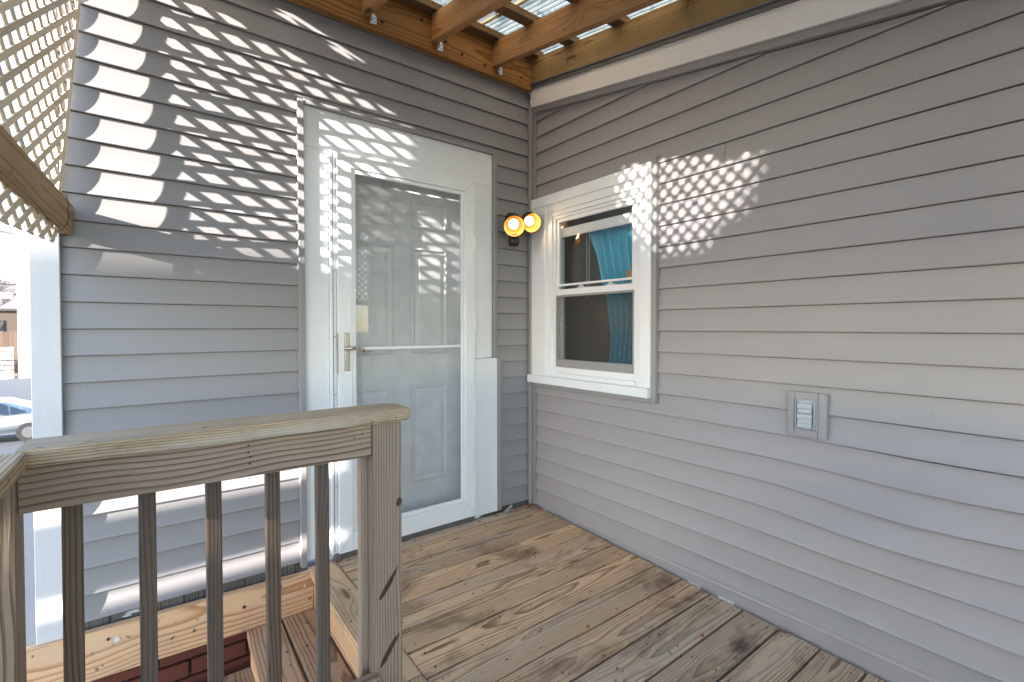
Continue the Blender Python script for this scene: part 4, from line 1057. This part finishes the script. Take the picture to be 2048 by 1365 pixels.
def sidewin(us, nm='side_window'):
    b = bmesh.new()
    for sg in (-1, 1):
        pts = []
        for (u, z) in us:
            f = (z - .97) / (1.43 - .97); pts.append((cx + u, cy_ + sg * (0.868 - 0.235 * f), gz + z))
        prism(b, pts, (0, sg * 0.006, 0))
    obj(nm, b, M['carglass'], car)
sidewin([(-0.85, 1.0), (-0.38, 1.31), (0.12, 1.37), (0.12, 1.0)]); sidewin([(0.17, 1.0), (0.17, 1.375), (0.70, 1.36), (0.86, 1.27), (0.92, 1.0)]); sidewin([(0.97, 1.0), (0.92, 1.24), (1.30, 1.06), (1.32, 1.0)])
for u in (-1.42, 1.40):
    for sg in (-1, 1):
        b = bmesh.new(); cyl_bm(b, (cx + u, cy_ + sg * 0.80, gz + .33), (cx + u, cy_ + sg * 0.915, gz + .33), 0.33, n=24)
        wl = obj('wheel', b, M['tyre'], car)
        b = bmesh.new(); cyl_bm(b, (cx + u, cy_ + sg * 0.80, gz + .33), (cx + u, cy_ + sg * 0.925, gz + .33), 0.21, 0.19, n=16); obj('rim', b, M['greymetal'], wl)
for u in (-0.1, 0.78): pbox('door_handle', car, M['galv'], cx + u, cx + u + .18, cy_ - 0.925, cy_ - 0.895, gz + .84, gz + .87, 0.004)

bm = bmesh.new(); rs = random.Random(21)
for i in range(220):
    y = -rs.uniform(0.05, 2.4) ; x = -0.008 - abs(rs.gauss(0, 0.010)); s_ = rs.uniform(.0015, .006) ; z = dz(y) + 0.002
    vs = [bm.verts.new((x + s_ * math.cos(a) * rs.uniform(.5, 1), y + s_ * math.sin(a) * rs.uniform(.5, 1), z + rs.uniform(0, .003))) for a in (0, 1.3, 2.6, 4.0, 5.2)]
    bm.faces.new(vs)
o = obj('deck_debris', bm, M['leaf2']); tag(o, 'fine grit and crumbs lying along the base of the right wall', 'debris', kind='stuff')
# ------------------------------------------------------------------ dry leaves on the deck
def dry_leaf(x, y, z, size, label, mat, rot, grp='dry leaves on the deck', tilt=0.15, narrow=0.5):
    bm = bmesh.new(); n = 12; ring = []
    c0 = bm.verts.new((0, 0, 0.004 * size / 0.03))
    for i in range(n):
        t = 2 * math.pi * i / n; rr = size * (0.72 + 0.28 * math.cos(3 * t) * random.uniform(0.6, 1)) * random.uniform(0.8, 1.1)
        px, py = rr * math.cos(t), rr * narrow * math.sin(t)
        ring.append(bm.verts.new((px, py, 0.22 * abs(px) * random.uniform(0.5, 1.2) + 0.30 * abs(py))))
    for i in range(n): bm.faces.new((c0, ring[i], ring[(i + 1) % n]))
    o = obj('dry_leaf', bm, mat, loc=(x, y, z + 0.003)); o.rotation_euler = (tilt, random.uniform(-tilt, tilt), rot)
    md = o.modifiers.new('s', 'SOLIDIFY'); md.thickness = 0.0008
    tag(o, label, 'leaf', grp); return o
from math import sqrt
LV = [(-0.317, -0.60, 0.034, 'largest dry brown leaf, curled like a stick in mid deck', 'leaf2', 0.35, 0.28),
      (-0.32, -0.040, 0.022, 'red brown leaf at the foot of the lower door casing', 'leaf', 0.2, 0.6),
      (-0.455, -0.055, 0.014, 'tiny brown leaf under the storm door hinge corner', 'leaf2', 0.9, 0.5),
      (-0.470, -0.155, 0.012, 'tiny tan leaf on the second plank from the door', 'leaf2', 1.2, 0.6),
      (-0.028, -0.66, 0.020, 'tan curled leaf against the right wall beside a plank end', 'leaf2', 0.3, 0.4),
      (-0.033, -1.56, 0.030, 'orange brown leaf nearest the camera against the right wall', 'leaf', 1.3, 0.5),
      (-0.31, -1.385, 0.014, 'small dark red leaf in the joint between grey planks', 'leaf', 0.5, 0.7),
      (-0.63, -1.092, 0.015, 'small brown leaf in a plank joint near mid deck', 'leaf', 0.4, 0.6),
      (-0.70, -1.235, 0.015, 'small brown leaf in the wide joint of the greyer planks', 'leaf', 0.1, 0.6),
      (-0.80, -1.00, 0.012, 'small brown leaf near the left border board', 'leaf', 0.8, 0.6),
      (-0.93, -1.235, 0.015, 'small brown leaf at the bottom edge of the view', 'leaf', 0.2, 0.6)]
for (x, y, s_, lb, m__, r__, nr) in LV: dry_leaf(x, y, dz(y), s_, lb, M[m__], r__, narrow=nr)
bm = bmesh.new(); rs = random.Random(9)
for i in range(60):
    x = rs.uniform(-0.22, -0.02); y = -0.04 - abs(rs.gauss(0, 0.014)); 
    if rs.random() < 0.4: x = -0.035 - abs(rs.gauss(0, .012)); y = -rs.uniform(0.02, 0.16)
    s_ = rs.uniform(.003, .010); z = dz(y) + 0.003
    vs = [bm.verts.new((x + s_ * math.cos(a) * rs.uniform(.5, 1), y + s_ * math.sin(a) * rs.uniform(.5, 1), z + rs.uniform(0, .006))) for a in (0, 1.3, 2.6, 4.0, 5.2)]
    bm.faces.new(vs)
o = obj('leaf_litter', bm, M['leaf']); tag(o, 'crumbs of brown leaf litter along the foot of the corner', 'litter', kind='stuff')
b = bmesh.new(); bmesh.ops.create_circle(b, cap_ends=True, radius=0.0001, segments=3); b.free()
